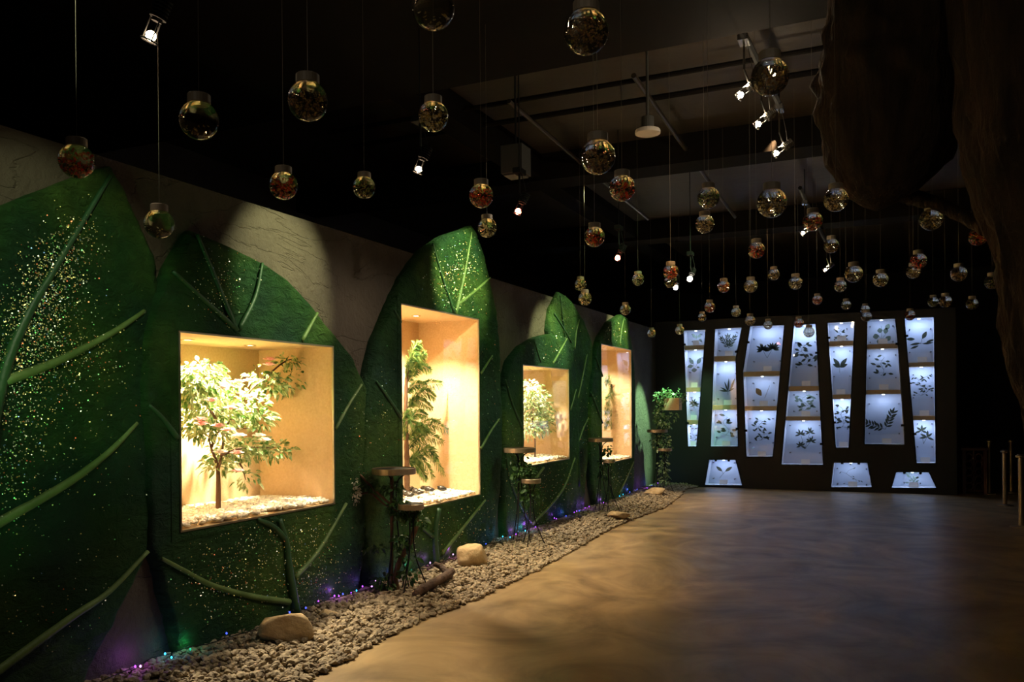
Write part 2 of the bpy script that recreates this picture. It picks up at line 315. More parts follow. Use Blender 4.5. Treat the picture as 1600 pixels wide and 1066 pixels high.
# ---------------------------------------------------------------- leaf reliefs
def relief(label, left, right, win, veins, thick, glit, apex):
    """left / right: outline pixels from the tip down; rows of vertices follow the outline, a hole stays open for the window."""
    X = WX+thick
    if win: win = (win[0]-.011, win[1]+.011, win[2]-.011, win[3]+.011)
    Lp = sorted([(p.z, p.y) for p in (onX(a, b, X) for a, b in left)]); Rp = sorted([(p.z, p.y) for p in (onX(a, b, X) for a, b in right)])
    ap = onX(*apex, X); root = thing('leaf_relief', label, 'wall relief', (WX, ap.y, 0))
    zt = ap.z; Lp.append((zt, ap.y)); Rp.append((zt, ap.y)); Lp.sort(); Rp.sort()
    zs = [i*.035 for i in range(int(zt/.035)+1)]+[zt-.03, zt-.012, zt-.002]
    if win: y0, y1, z0, z1 = win; zs = [z for z in zs if abs(z-z0) > .012 and abs(z-z1) > .012]+[z0, z1]
    zs = sorted(set(z for z in zs if 0 <= z < zt)); cols = []
    def jag(z, k): return .018*noise.noise(Vector((z*5, k*7.3, ap.y)))+.014*noise.noise(Vector((z*20, k*3.1, ap.y)))
    n1, n2, n3 = 16, 26, 16; V = []; rows = []
    for z in zs:
        l = interp(Lp, z)+jag(z, 1); r = interp(Rp, z)+jag(z, 2)
        if r < l+.004: r = l+.004
        if win:
            a = min(max(y0, l+.0015), r-.003); b = max(min(y1, r-.0015), a+.001)
        else: a = l+(r-l)*.3; b = l+(r-l)*.7
        ys = [l+(a-l)*i/n1 for i in range(n1)]+[a+(b-a)*i/n2 for i in range(n2)]+[b+(r-b)*i/n3 for i in range(n3+1)]
        row = [(WX, l, z)]
        for y in ys:
            e = min(y-l, r-y, (zt-z)*.6); pr = .55+.45*min(1, max(0, e/.03))
            nz = .012*noise.noise(Vector((y*2.2, z*2.2, 3)))+.006*noise.noise(Vector((y*9, z*12, 9)))
            if win and z0-.08 < z < z1+.08 and y0-.08 < y < y1+.08: nz *= 0
            row.append((WX+thick*pr+nz, y, z))
        row.append((WX, r, z)); rows.append(row)
    n = len(rows[0]); mb = MB(); fs = []
    for i in range(len(rows)-1):
        zc = (zs[i]+zs[i+1])/2
        for j in range(n-1):
            if win and z0 < zc < z1 and 1+n1 <= j < 1+n1+n2 and (rows[i][1+n1][1] >= y0-.001): continue
            fs.append((i*n+j, i*n+j+1, (i+1)*n+j+1, (i+1)*n+j))
    mb.add([p for r in rows for p in r], fs)
    mb.build('blade', 'relief', root, smooth=True)
    for (pts, r0, r1, mt) in veins:
        P = spline([onX(a, b, X+.004) for a, b in pts], 7); k = len(P)
        v = MB(); v.tube(P, [r0+(r1-r0)*i/(k-1)+.002*noise.noise(Vector((i*1.7, r0*90, 0))) for i in range(k)], 8); v.build('vein', mt, root, smooth=True)
    if win:      # painted border around the opening
        for (a, b) in (((y0-.06, z0-.05), (y1+.06, z0)), ((y0-.06, z1), (y1+.06, z1+.05)), ((y0-.06, z0), (y0, z1)), ((y1, z0), (y1+.06, z1))):
            v = MB(); v.box((WX+.02, a[0], a[1]), (X+.004, b[0], b[1])); v.build('window_border', 'relief', root)
    # glitter flakes glued to the paint
    g = MB(); k = 0
    for (px, py, rx, ry, cnt) in glit:
        for _ in range(cnt):
            qx = R.gauss(px, rx); qy = R.gauss(py, ry); p = onX(qx, qy, X+.014)
            if p.z < .02 or p.z > zt-.02 or not (interp(Lp, p.z)+.03 < p.y < interp(Rp, p.z)-.03): continue
            if win and y0-.03 < p.y < y1+.03 and z0-.03 < p.z < z1+.03: continue
            s_ = R.choice((.0018, .0022, .0026, .0034))*(1+.10*p.y); nrm = Vector((1, R.gauss(-.3, .5), R.gauss(.2, .4))).normalized(); a = nrm.orthogonal().normalized(); b = nrm.cross(a); th = R.uniform(0, 3); a, b = a*math.cos(th)+b*math.sin(th), b*math.cos(th)-a*math.sin(th)
            g.cur = R.choices((0, 1, 2, 3, 4), (7, 5, 2, 1.5, .5))[0]
            g.quadprism([p+a*s_, p+b*s_, p-a*s_, p-b*s_], nrm*.0008)
    if g.v: tag(g.build('glitter', ['gl_gold', 'gl_white', 'gl_green', 'gl_red', 'gl_blue'], root), 'sparkling glitter flakes glued on the green paint', kind='stuff')
    return root
for k, c in (('gl_gold', (1, .85, .35)), ('gl_white', (1, 1, .85)), ('gl_green', (.3, 1, .35)), ('gl_red', (1, .25, .12)), ('gl_blue', (.3, .5, 1))): M[k] = mat(k.replace('gl_', 'glitter_'), c, .38, .8)
G = 'vein'; GL = 'vein_light'
relief('big dark green leaf relief at the left edge of the photo, without a window',
       [(99, 283), (0, 322), (-150, 395), (-330, 520), (-420, 800), (-420, 1300)], [(203, 307), (229, 363), (246, 402), (251, 440), (252, 520), (250, 640), (246, 760), (238, 855), (210, 915), (175, 985), (144, 1041), (130, 1075)], None,
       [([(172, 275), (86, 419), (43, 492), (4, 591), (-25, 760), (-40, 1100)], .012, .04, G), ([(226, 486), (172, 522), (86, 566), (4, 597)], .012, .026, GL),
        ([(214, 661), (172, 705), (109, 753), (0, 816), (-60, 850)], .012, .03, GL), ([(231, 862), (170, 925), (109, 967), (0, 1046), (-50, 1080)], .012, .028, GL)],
       .05, [(120, 375, 22, 28, 200), (95, 420, 25, 35, 520), (62, 470, 25, 40, 560), (45, 530, 40, 40, 700), (110, 560, 60, 40, 450), (20, 640, 50, 60, 600), (5, 720, 30, 60, 300), (140, 740, 60, 80, 90), (10, 850, 60, 60, 60), (80, 960, 60, 40, 60)], (174, 258))
relief('wide green leaf relief around the square window with the flowering tree',
       [(267, 415), (242, 471), (229, 527), (224, 591), (225, 635), (231, 731), (236, 845), (258, 932), (280, 1006), (290, 1040)], [(410, 409), (449, 435), (496, 482), (527, 525), (557, 564), (576, 607), (583, 680), (584, 760), (575, 840), (560, 940), (556, 960)], WIN[0],
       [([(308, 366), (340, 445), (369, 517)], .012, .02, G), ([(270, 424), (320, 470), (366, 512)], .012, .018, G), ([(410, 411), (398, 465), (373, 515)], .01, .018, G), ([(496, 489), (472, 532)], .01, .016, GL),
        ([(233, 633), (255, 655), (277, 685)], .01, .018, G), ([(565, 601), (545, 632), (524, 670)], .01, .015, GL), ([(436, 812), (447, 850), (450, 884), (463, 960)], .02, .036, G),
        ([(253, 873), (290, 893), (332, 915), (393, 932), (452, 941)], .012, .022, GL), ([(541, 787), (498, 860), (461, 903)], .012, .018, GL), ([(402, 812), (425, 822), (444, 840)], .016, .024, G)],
       .08, [(345, 450, 25, 35, 200), (560, 690, 18, 50, 60), (400, 870, 50, 40, 350), (480, 860, 30, 45, 330), (330, 900, 40, 30, 100), (500, 920, 30, 30, 120), (370, 930, 50, 25, 160)], (303, 359))
relief('tall pointed green leaf relief around the narrow window with the palm',
       [(696, 368), (663, 392), (635, 429), (612, 476), (588, 537), (574, 603), (568, 668), (566, 760), (570, 850), (580, 925)], [(757, 396), (766, 434), (778, 495), (783, 565), (786, 640), (786, 720), (780, 800), (772, 850)], WIN[1],
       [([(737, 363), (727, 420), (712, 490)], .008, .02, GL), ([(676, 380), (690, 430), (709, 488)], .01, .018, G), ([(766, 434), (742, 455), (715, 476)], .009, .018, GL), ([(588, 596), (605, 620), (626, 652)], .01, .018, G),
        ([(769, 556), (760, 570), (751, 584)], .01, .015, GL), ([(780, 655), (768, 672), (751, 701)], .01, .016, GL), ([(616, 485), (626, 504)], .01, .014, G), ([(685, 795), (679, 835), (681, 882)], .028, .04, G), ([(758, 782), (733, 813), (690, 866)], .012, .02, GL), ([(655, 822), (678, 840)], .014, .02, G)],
       .09, [(713, 440, 22, 30, 420), (725, 400, 15, 20, 80), (765, 600, 10, 60, 40), (700, 830, 45, 20, 160), (740, 800, 20, 20, 60), (600, 640, 12, 40, 50)], (741, 352))
relief('narrow tall green leaf relief standing behind, between the third and fourth window, without a window',
       [(860, 483), (856, 519), (862, 545), (893, 568), (894, 800)], [(894, 471), (914, 503), (925, 535), (928, 598), (924, 680), (917, 747), (912, 800)], None,
       [([(875, 462), (882, 520), (900, 640), (905, 760)], .008, .02, G), ([(866, 490), (880, 512), (893, 535)], .012, .012, G), ([(917, 554), (910, 590), (903, 622)], .01, .014, GL), ([(926, 640), (912, 668), (904, 690)], .01, .014, GL), ([(905, 500), (900, 520), (898, 545)], .01, .012, GL)],
       .05, [(880, 520, 12, 25, 60), (912, 700, 8, 50, 60)], (874, 456))
relief('low rounded green leaf relief around the third window from the left',
       [(839, 527), (815, 542), (799, 562), (791, 590), (788, 640), (786, 735), (790, 840)], [(888, 527), (896, 550), (901, 580), (905, 637), (905, 716), (903, 790)], WIN[2],
       [([(835, 533), (845, 566)], .009, .014, G), ([(886, 529), (864, 568)], .009, .015, GL), ([(790, 594), (802, 635), (817, 672)], .009, .018, G), ([(900, 609), (891, 641)], .01, .014, GL), ([(898, 716), (878, 767), (832, 820)], .012, .02, GL), ([(849, 731), (836, 748)], .018, .02, GL), ([(789, 700), (800, 760), (829, 818)], .012, .018, G)],
       .085, [(866, 548, 20, 12, 60), (840, 790, 30, 30, 260), (870, 740, 20, 30, 120), (795, 700, 8, 60, 80)], (864, 521))
relief('slim pointed green leaf relief around the farthest window, near the room corner',
       [(953, 503), (939, 527), (931, 554), (925, 598), (922, 637), (922, 696), (926, 760), (932, 790)], [(983, 499), (988, 538), (993, 598), (994, 676), (991, 760), (988, 775)], WIN[3],
       [([(975, 497), (971, 515), (968, 538)], .008, .018, GL), ([(955, 505), (954, 535)], .009, .013, G), ([(931, 558), (936, 572), (941, 588)], .01, .018, G), ([(923, 613), (932, 635), (941, 661)], .01, .018, G), ([(990, 722), (980, 745), (967, 772)], .012, .02, GL), ([(948, 730), (952, 750), (958, 785)], .018, .025, G)],
       .085, [(960, 520, 12, 12, 80), (965, 745, 15, 20, 120), (930, 640, 4, 50, 40)], (973, 491))

# ---------------------------------------------------------------- lit window cases of the left wall
def lightcase(label, win, W, cols):
    y0, y1, z0, z1 = win; xb = LX-.70; root = thing('display_case', label, 'display case', (xb, (y0+y1)/2, z0), 'lit window cases of the left wall')
    t = .010
    m = MB(); m.box((xb-t, y0-t, z0-t), (xb, y1+t, z1+t)); m.build('back_panel', 'fringe', root)
    for a in (y0-t, y1): m = MB(); m.box((xb, a, z0-t), (LX-.005, a+t, z1+t)); m.build('side_panel', 'fringe', root)
    m = MB(); m.box((xb, y0, z0-t), (LX-.005, y1, z0)); m.build('bottom_panel', 'fringe', root)
    m = MB(); m.box((xb, y0, z1), (LX-.005, y1, z1+t)); cp = m.build('ceiling_panel', 'fringe', root)
    m = MB()
    for (a, b) in (((y0-.009, z0-.009), (y1+.009, z0+.002)), ((y0-.009, z1-.002), (y1+.009, z1+.009)), ((y0-.009, z0+.002), (y0+.002, z1-.002)), ((y1-.002, z0+.002), (y1+.009, z1-.002))): m.box((LX-.0045, a[0], a[1]), (LX+.010, b[0], b[1]))
    m.build('trim', 'trim', root)
    m = MB(); m.box((LX-.012, y0+.001, z0+.001), (LX-.0065, y1-.001, z1-.001)); m.build('glass_pane', 'pane', root)
    for i, (fy, tz, k) in enumerate(cols):
        c = Vector((xb+.36, y0+(y1-y0)*fy, z1)); m = MB(); m.lathe([(.045, 0), (.045, -.008), (.036, -.008), (.030, -.003)], c); d = m.build('downlight', 'chrome', root)
        m = MB(); m.lathe([(.001, -.004), (.028, -.0045)], c); m.build('lens', 'down', d)
        spot('case_spot', c+Vector((0, 0, -.02)), c+Vector((0, tz, -1)), W*k, (1, .84, .58), 112, .7, .02, d)
    return root
lightcase('square lit window case with the pink-flowering tree over white pebbles', WIN[0], 230, ((.27, -.05, .9), (.66, -.45, 1.9)))
lightcase('tall narrow lit window case with the palm tree, second from the left', WIN[1], 270, ((.16, -.1, 1), (.56, .1, 1.1)))
lightcase('small lit window case with the pale bushy tree, third from the left', WIN[2], 200, ((.3, -.1, 1.2), (.65, 0, 1)))
lightcase('farthest lit window case, next to the green-lit room corner', WIN[3], 170, ((.3, -.1, 1), (.65, .1, .9)))

def pebbles(win, label, n, dark=False):
    y0, y1, z0, z1 = win; m = MB()
    for _ in range(n):
        x = LX-.70+.02+R.random()*.655; y = y0+.02+R.random()*(y1-y0-.04); h = .05*(1-((x-LX+.35)/.4)**2*.5)*(.6+.5*noise.noise(Vector((x*4, y*3, 0))))
        m.stone((x, y, z0+.012+max(0, h)*R.random()**.4), R.uniform(.012, .022), (1.2, 1, .75))
    return tag(m.build('white_pebbles', 'pebble'), label, 'pebbles', kind='stuff')
pebbles(WIN[0], 'bed of white pebbles on the floor of the square window with the flowering tree', 2300)
pebbles(WIN[1], 'bed of white pebbles on the floor of the palm window', 1900)
pebbles(WIN[2], 'bed of white pebbles under the pale bushy tree in the third window', 1500)
pebbles(WIN[3], 'bed of white pebbles on the floor of the farthest window', 1200)
for i in range(15):
    p = Vector((LX-.17-.34*((i*.618) % 1), WIN[1][0]+.42+.045*i+R.uniform(-.03, .03), WIN[1][2]+.094))
    m = MB(); m.stone(p, R.uniform(.034, .048), (1.3, .9, .6), .12); o = m.build('dark_pebble', 'dpebble', off=p, smooth=True)
    tag(o, 'smooth dark pebble on the white pebbles at the foot of the palm', 'pebble', 'dark pebbles below the palm')

# ---------------------------------------------------------------- plants in the windows
def cluster(mb, c, rx, ry, rz, n, l, wd, droop=.35, up=-.1):
    for _ in range(n):
        d = Vector((R.gauss(0, 1), R.gauss(0, 1), R.gauss(0, 1))).normalized(); k = R.random()**.45
        p = c+Vector((d.x*rx*k, d.y*ry*k, d.z*rz*k)); q = Vector((d.x+R.gauss(0, .5), d.y+R.gauss(0, .5), d.z*.6+up+R.gauss(0, .35)))
        s_ = R.uniform(.7, 1.2); mb.leaf(p, q, l*s_, wd*s_, droop=droop)
def flower(mb, c, r):
    for ring, (n, t, k) in enumerate(((6, .25, 1), (5, .7, .8), (4, 1.3, .55))):
        for i in range(n):
            a = 6.283*i/n+ring*.5; mb.leaf(c, (math.cos(a)*math.cos(t)+.3*math.sin(t), math.sin(a)*math.cos(t), math.sin(t)), r*k, r*.9*k, (.3, 0, 1), 0)
def px_m(p): return (p-CP).dot(FWD)/F
# flowering tree
PX = LX-.33; b0 = onX(341, 800, PX); z0 = WIN[0][2]
t = thing('flowering_tree', 'small tree with pink and white blossoms in the square window', 'potted tree', (b0.x, b0.y, z0+.03))
m = MB(); P = [Vector((b0.x, b0.y, z0+.02))]+[onX(a, b, PX) for a, b in ((341, 745), (338, 722), (330, 700), (327, 680), (338, 655), (350, 640))]
m.tube(spline(P), [.018-.0006*i for i in range(37)], 8)
for pts in (((340, 740), (348, 700), (352, 670), (372, 640), (395, 606), (420, 590)), ((330, 700), (345, 672), (390, 670)), ((338, 655), (315, 620), (310, 590)), ((345, 712), (380, 700), (430, 700)), ((395, 606), (420, 585), (445, 565), (465, 560)), ((350, 710), (375, 725), (384, 750))):
    P = spline([onX(a, b, PX+R.uniform(-.05, .05)) for a, b in pts], 4); m.tube(P, [.010-.007*i/(len(P)-1) for i in range(len(P))], 6)
m.build('trunk', 'bark', t, smooth=True)
m = MB()
for (a, b, rx, ry, n) in ((318, 590, 34, 26, 330), (300, 612, 18, 22, 140), (345, 600, 16, 14, 60), (335, 640, 45, 26, 260), (380, 632, 36, 26, 230), (405, 652, 18, 18, 90), (303, 665, 22, 22, 120), (330, 672, 26, 14, 80), (355, 705, 26, 20, 120), (395, 700, 36, 18, 160), (430, 703, 22, 14, 80),
                          (425, 600, 22, 18, 110), (452, 595, 12, 20, 60), (450, 563, 16, 9, 40), (405, 585, 12, 14, 30), (382, 745, 9, 18, 34), (338, 725, 16, 14, 50)):
    c = onX(a, b, PX+R.uniform(-.06, .06)); s_ = px_m(c); cluster(m, c, .14, rx*s_*1.15, ry*s_, int(n*1.15), .056, .025)
m.build('foliage', 'foliage', t)
for i, (a, b) in enumerate(((420, 572), (421, 564), (372, 599), (390, 597), (330, 628), (315, 665), (341, 668), (356, 674), (374, 683), (344, 709), (370, 710), (372, 738), (391, 622), (404, 683), (413, 690), (313, 658), (348, 608), (360, 640))):
    m = MB(); flower(m, onX(a, b, PX+.21), .052); m.build('flower', 'whitef' if i in (2, 3, 8, 9, 13, 14, 16) else 'pinkf', t)
# palm
PX = LX-.42; z0 = WIN[1][2]; b0 = onX(636, 790, PX); t = thing('palm_tree', 'palm with feathery fronds and a brown trunk in the tall narrow window', 'potted palm', (b0.x, b0.y, z0+.03))
m = MB(); P = [Vector((b0.x, b0.y, z0+.02))]+[onX(a, b, PX) for a, b in ((636, 730), (635, 690), (634, 640), (635, 600), (637, 570))]
S = spline(P, 5); m.tube(S, [.028-.0006*i+.004*(i % 2) for i in range(len(S))], 10); m.build('trunk', 'bark', t, smooth=True)
def frond(pts, ll, X=PX, root=None, dx=.1, mt='palm'):
    ll *= min(1, .45+.55*((pts[-1][0]-pts[0][0])**2+(pts[-1][1]-pts[0][1])**2)**.5/60)
    m = MB(); P = spline([onX(a, b, X+dx*i/len(pts)) for i, (a, b) in enumerate(pts)], 9); k = len(P); m.tube(P, [.005-.0035*i/(k-1) for i in range(k)], 5)
    for i in range(2, k):
        tg = (P[i]-P[i-1]).normalized(); env = math.sin(math.pi*min(1, (i+2)/(k+1)))**.5
        for q in (0, .2, .4, .6, .8):
            o_ = P[i-1].lerp(P[i], q)
            for sgn in (-1, 1):
                sd = tg.cross(Vector((1, 0, 0)))*sgn+tg*.9+Vector((R.gauss(.1, .25), R.gauss(0, .1), -.12)); m.leaf(o_, sd, ll*env*R.uniform(.85, 1.1), .009, (1, 0, .2), .3)
    m.build('frond', mt, root)
for pts in (((634, 590), (650, 566), (667, 548)), ((635, 600), (655, 572), (676, 580)), ((634, 600), (645, 548), (658, 535)), ((635, 640), (660, 603), (694, 598)), ((635, 640), (662, 612), (682, 622)), ((636, 630), (655, 625), (678, 640)), ((636, 688), (668, 660), (706, 676)),
            ((636, 700), (662, 672), (690, 655)), ((636, 705), (664, 680), (696, 692)), ((636, 725), (664, 700), (697, 745)), ((636, 725), (655, 715), (680, 750)), ((636, 690), (630, 655), (645, 640)), ((635, 640), (645, 660), (668, 668)), ((636, 722), (670, 702), (684, 722)), ((635, 690), (650, 668), (672, 676)), ((635, 720), (652, 728), (668, 752)), ((634, 615), (648, 600), (668, 602)), ((635, 665), (650, 645), (670, 650)), ((634, 590), (642, 560), (660, 556))): frond(pts, .11, root=t)
# third window bush
PX = LX-.33; z0 = WIN[2][2]; b0 = onX(836, 712, PX); t = thing('bushy_tree', 'bushy tree with cream-edged leaves in the third window', 'potted tree', (b0.x, b0.y, z0+.03))
m = MB(); P = spline([Vector((b0.x, b0.y, z0+.02))]+[onX(a, b, PX) for a, b in ((836, 680), (832, 650), (838, 620))]); m.tube(P, .012, 7); m.build('trunk', 'bark', t, smooth=True)
m = MB()
for (a, b, rx, ry, n) in ((826, 605, 12, 12, 110), (832, 620, 20, 18, 260), (838, 640, 24, 20, 330), (845, 660, 20, 18, 240), (826, 665, 16, 20, 200), (850, 618, 10, 8, 40), (860, 668, 10, 10, 60)):
    c = onX(a, b, PX); s_ = px_m(c); cluster(m, c, .2, rx*s_*1.4, ry*s_, n, .065, .028)
m.build('foliage', 'variegated', t)
# fourth window
PX = LX-.33; z0 = WIN[3][2]; b0 = onX(963, 716, PX); t = thing('fan_palm', 'small palm in a woven pot in the farthest window', 'potted palm', (b0.x, b0.y, z0+.03))
m = MB(); c = (b0.x, b0.y, z0+.02); m.lathe([(.10, 0), (.13, .1), (.15, .3), (.14, .36), (.12, .36), (.1, .3)], c); m.build('pot', 'wood', t, smooth=True)
m = MB(); m.tube(spline([Vector(c)+Vector((0, 0, .3)), onX(958, 650, PX), onX(955, 600, PX)]), .014, 7); m.build('trunk', 'bark', t, smooth=True)
for pts in (((955, 605), (962, 590), (972, 592)), ((955, 605), (950, 590), (945, 600)), ((955, 605), (965, 600), (970, 615)), ((955, 600), (952, 620), (946, 628)), ((957, 650), (965, 632), (974, 640)), ((957, 650), (950, 636), (944, 645)), ((958, 665), (967, 652), (976, 668)), ((958, 668), (950, 655), (944, 670)), ((958, 670), (968, 665), (980, 680)), ((958, 660), (962, 640), (968, 630)), ((958, 668), (962, 672), (966, 690))): frond(pts, .24, PX, t, .05)

# ---------------------------------------------------------------- gravel strip
EDGE = [onZ(a, b, 0) for a, b in ((440, 1088), (500, 1058), (560, 1022), (620, 990), (682, 962), (722, 948), (772, 925), (840, 892), (905, 856), (949, 830), (992, 811), (1036, 796), (1063, 776), (1069, 766), (1100, 760))]
ed = [(p.y, p.x) for p in EDGE]; ed = [(-1.0, ed[0][1]-.1)]+ed
mb = MB(); mb2 = MB()
for _ in range(26000):
    y = -.2+R.random()**1.15*(YB-.0+.15); xe = interp(ed, y)+.03*noise.noise(Vector((y*6, 0, 0)))
    if y > YB-.05 or y < 1.6: continue
    x = WX+.02+R.random()*(xe-WX-.02); s_ = R.uniform(.012, .026)*(1.15 if R.random() < .1 else 1)
    t_ = (xe-x)/.25; hz = .012+.05*min(1, max(0, t_))*R.random()
    mb.stone((x, y, hz), s_, (1.25, .95, .75), .25)
# base bed below the loose stones
bed = MB(); ys = [i*.25 for i in range(4, 60)]
vs = []
for y in ys: xe = interp(ed, y)-.06; vs += [(WX, y, .03), (WX+(xe-WX)*.7, y, .03), (xe, y, .004)]
bed.add(vs, [(i*3+j, i*3+j+1, i*3+j+4, i*3+j+3) for i in range(len(ys)-1) for j in range(2)])
k = len(mb.v); mb.v += bed.v; mb.f += [tuple(i+k for i in f) for f in bed.f]; mb.mi += bed.mi
tag(mb.build('gravel', 'gravel'), 'strip of crushed grey-brown gravel along the foot of the left wall', 'gravel', kind='stuff')

# boulders
def boulder(px, py, wpx, hpx, label, name='boulder', seed=0, dpt=.8, cut=(.55, .85)):
    g = onZ(px, py, .03); s_ = px_m(g); rw = wpx*s_/2; rh = hpx*s_/2
    me = bpy.data.meshes.new(name); bm = bmesh.new(); bmesh.ops.create_icosphere(bm, subdivisions=4, radius=1)
    rr = random.Random(seed); pl = [(Vector((rr.gauss(0, 1), rr.gauss(0, 1), rr.gauss(0, 1))).normalized(), rr.uniform(*cut)) for _ in range(10)]
    for v in bm.verts:
        d = v.co.normalized(); r = 1.05
        for n_, k_ in pl:
            c_ = d.dot(n_)
            if c_ > .15: r = min(r, k_/c_)
        r *= 1+.05*noise.noise(d*3+Vector((seed, 0, 0)))
        v.co = Vector((d.x*r*rw, d.y*r*rw*dpt, d.z*r*rh))*1.18
    bm.to_mesh(me); bm.free(); me.materials.append(M['rock']); me.polygons.foreach_set('use_smooth', [True]*len(me.polygons))
    o = bpy.data.objects.new(name, me); C.objects.link(o); o.location = (g.x, g.y, .03+rh*.82); o.rotation_euler = (0, 0, A0+rr.uniform(-.3, .3)); return tag(o, label, 'rock')
boulder(450, 1003, 72, 48, 'large angular sandstone rock on the gravel, nearest to the camera', seed=3)
boulder(737, 886, 44, 38, 'rounded sandstone rock on the gravel below the palm window', seed=5, cut=(.78, .95))
boulder(968, 811, 30, 14, 'flat sandstone rock at the gravel edge below the farthest window', seed=8)
boulder(1024, 775, 34, 14, 'flat pale brown rock on the gravel near the room corner', seed=11)
boulder(512, 966, 24, 15, 'small pale stone on the gravel just beyond the largest rock', 'stone', seed=14)
# driftwood
t = None; g = onZ(668, 915, .05)
m = MB(); P = [onZ(649, 932, .06), onZ(660, 921, .10), onZ(680, 910, .11), onZ(697, 900, .12), onZ(705, 893, .13)]
S = spline(P, 5); m.tube(S, [.035+.012*noise.noise(Vector((i*.8, 2, 0))) for i in range(len(S))], 10)
S = spline([onZ(700, 897, .12), onZ(690, 887, .16), onZ(678, 881, .19)], 5); m.tube(S, [.03-.001*i for i in range(len(S))], 9)
S = spline([onZ(655, 925, .08), onZ(662, 934, .03)], 4); m.tube(S, .022, 8)
S = spline([onZ(700, 898, .12), onZ(707, 905, .03)], 4); m.tube(S, .02, 8)
M['drift'] = mat('driftwood_bark', (.045, .022, .012), .8, col2=(.10, .05, .025), scale=14, bump=1, bscale=22, bdist=.03)
tag(m.build('driftwood', 'drift', smooth=True), 'forked brown driftwood log lying on the gravel before the nearest plant stand', 'log')

# fairy lights along the foot of the wall
t = thing('fairy_light_string', 'string of purple and blue fairy lights along the foot of the left wall', 'light string', (WX+.16, 3, .05))
P = [Vector((WX+.13+.05*math.sin(y*5)+.02*R.random(), y, .075+.02*R.random())) for y in [2.6+i*.12 for i in range(98)]]
m = MB(); m.tube(P, .003, 5); m.build('wire', 'rail', t)
for (a, mt) in ((218, 'purple'), (228, 'pink'), (262, 'cyan'), (276, 'cyan'), (300, 'green_led'), (360, 'blue'), (466, 'blue'), (480, 'blue'), (497, 'purple'), (520, 'purple'), (533, 'purple'), (540, 'blue'), (546, 'purple'), (560, 'cyan'), (568, 'purple'), (578, 'pink'), (590, 'pink'), (612, 'blue'), (641, 'purple'), (646, 'green_led'), (672, 'pink'),
                (711, 'pink'), (715, 'purple'), (765, 'blue'), (787, 'cyan'), (793, 'cyan'), (803, 'purple'), (815, 'purple'), (822, 'cyan'), (829, 'purple'), (836, 'purple'), (868, 'purple'), (876, 'purple'), (884, 'blue'), (900, 'purple'), (907, 'purple'), (912, 'blue'), (918, 'purple'), (925, 'purple'), (945, 'purple'), (970, 'cyan'), (975, 'cyan'), (985, 'blue'), (1000, 'blue'), (1010, 'purple'), (1020, 'blue'), (1026, 'purple')):
    al = math.atan((a-800)/F)-A0; y = (WX+.15)/math.tan(al); m = MB(); m.lathe([(.001, 0), (.004, .003), (.0055, .007), (.004, .012), (.001, .015)], (WX+.115+R.uniform(-.02, .05), y+R.uniform(-.07, .07), .06+R.uniform(0, .03)), 8); bo = m.build('bulb', mt, t, smooth=True)
    if R.random() < .6: pointl('led_glow', Vector(m.v[0])+Vector((-.03, 0, .05)), .16 if y < 8 else .3, {'purple': (.4, .1, 1), 'blue': (.1, .15, 1), 'cyan': (.1, .6, 1), 'green_led': (.1, .8, .5), 'pink': (.6, .15, 1)}[mt], .01, bo)

# ---------------------------------------------------------------- plant stands
def plantstand(label, base, tray1, tray2, ivy, mt='ivy', extra=None):
    g = onZ(*base, .04); d = (g-CP).dot(FWD); t = thing('plant_stand', label, 'plant stand', g, None)
    (a0, a1, ay) = tray1; c1 = atD((a0+a1)/2, ay, d); r1 = (a1-a0)/2*d/F
    m = MB(); m.lathe([(r1*.97, 0), (r1, .004), (r1, .046), (r1*.97, .048), (r1*.95, .048), (r1*.95, .040)], c1-Vector((0, 0, .02)), 40); tr = m.build('tray', 'tray', t)
    m = MB(); m.lathe([(.01, .0402), (r1*.94, .0412), (.01, .044)], c1-Vector((0, 0, .02)), 32); m.build('tray_bottom', 'black', tr)
    (a0, a1, ay) = tray2; c2 = atD((a0+a1)/2, ay, d-.1); r2 = (a1-a0)/2*d/F
    m = MB(); m.lathe([(r2*.97, 0), (r2, .004), (r2, .04), (r2*.97, .044), (r2*.95, .044), (r2*.95, .036)], c2-Vector((0, 0, .02)), 32); tr = m.build('tray', 'tray', t)
    m = MB(); m.lathe([(.01, .0362), (r2*.94, .0372), (.01, .040)], c2-Vector((0, 0, .02)), 32); m.build('tray_bottom', 'black', tr)
    for cc, rr, n_, sp in ((c1, r1, 3, .12), (c2, r2, 3, .15)):
        for i in range(n_):
            a = 6.283*i/n_+.6; e = Vector((math.cos(a), math.sin(a), 0))
            top = cc-Vector((0, 0, .02))+e*rr*.5; hub = cc-Vector((0, 0, .12))+e*.02; ft = Vector((cc.x, cc.y, .02))+e*sp; mid = Vector((cc.x, cc.y, cc.z*.45))+e*.035
            m = MB(); m.tube(spline([top, hub, mid, ft], 6), .0055, 6); m.build('leg', 'rail', t, smooth=True)
    m = MB()
    for (a, b, rx, ry, n) in ivy: cluster(m, atD(a, b, d-.05), .09, rx*d/F, ry*d/F, n, .05, .038, .2, -.2)
    vt = m.build('ivy', mt, t)
    if extra: extra(t, d)
    return t
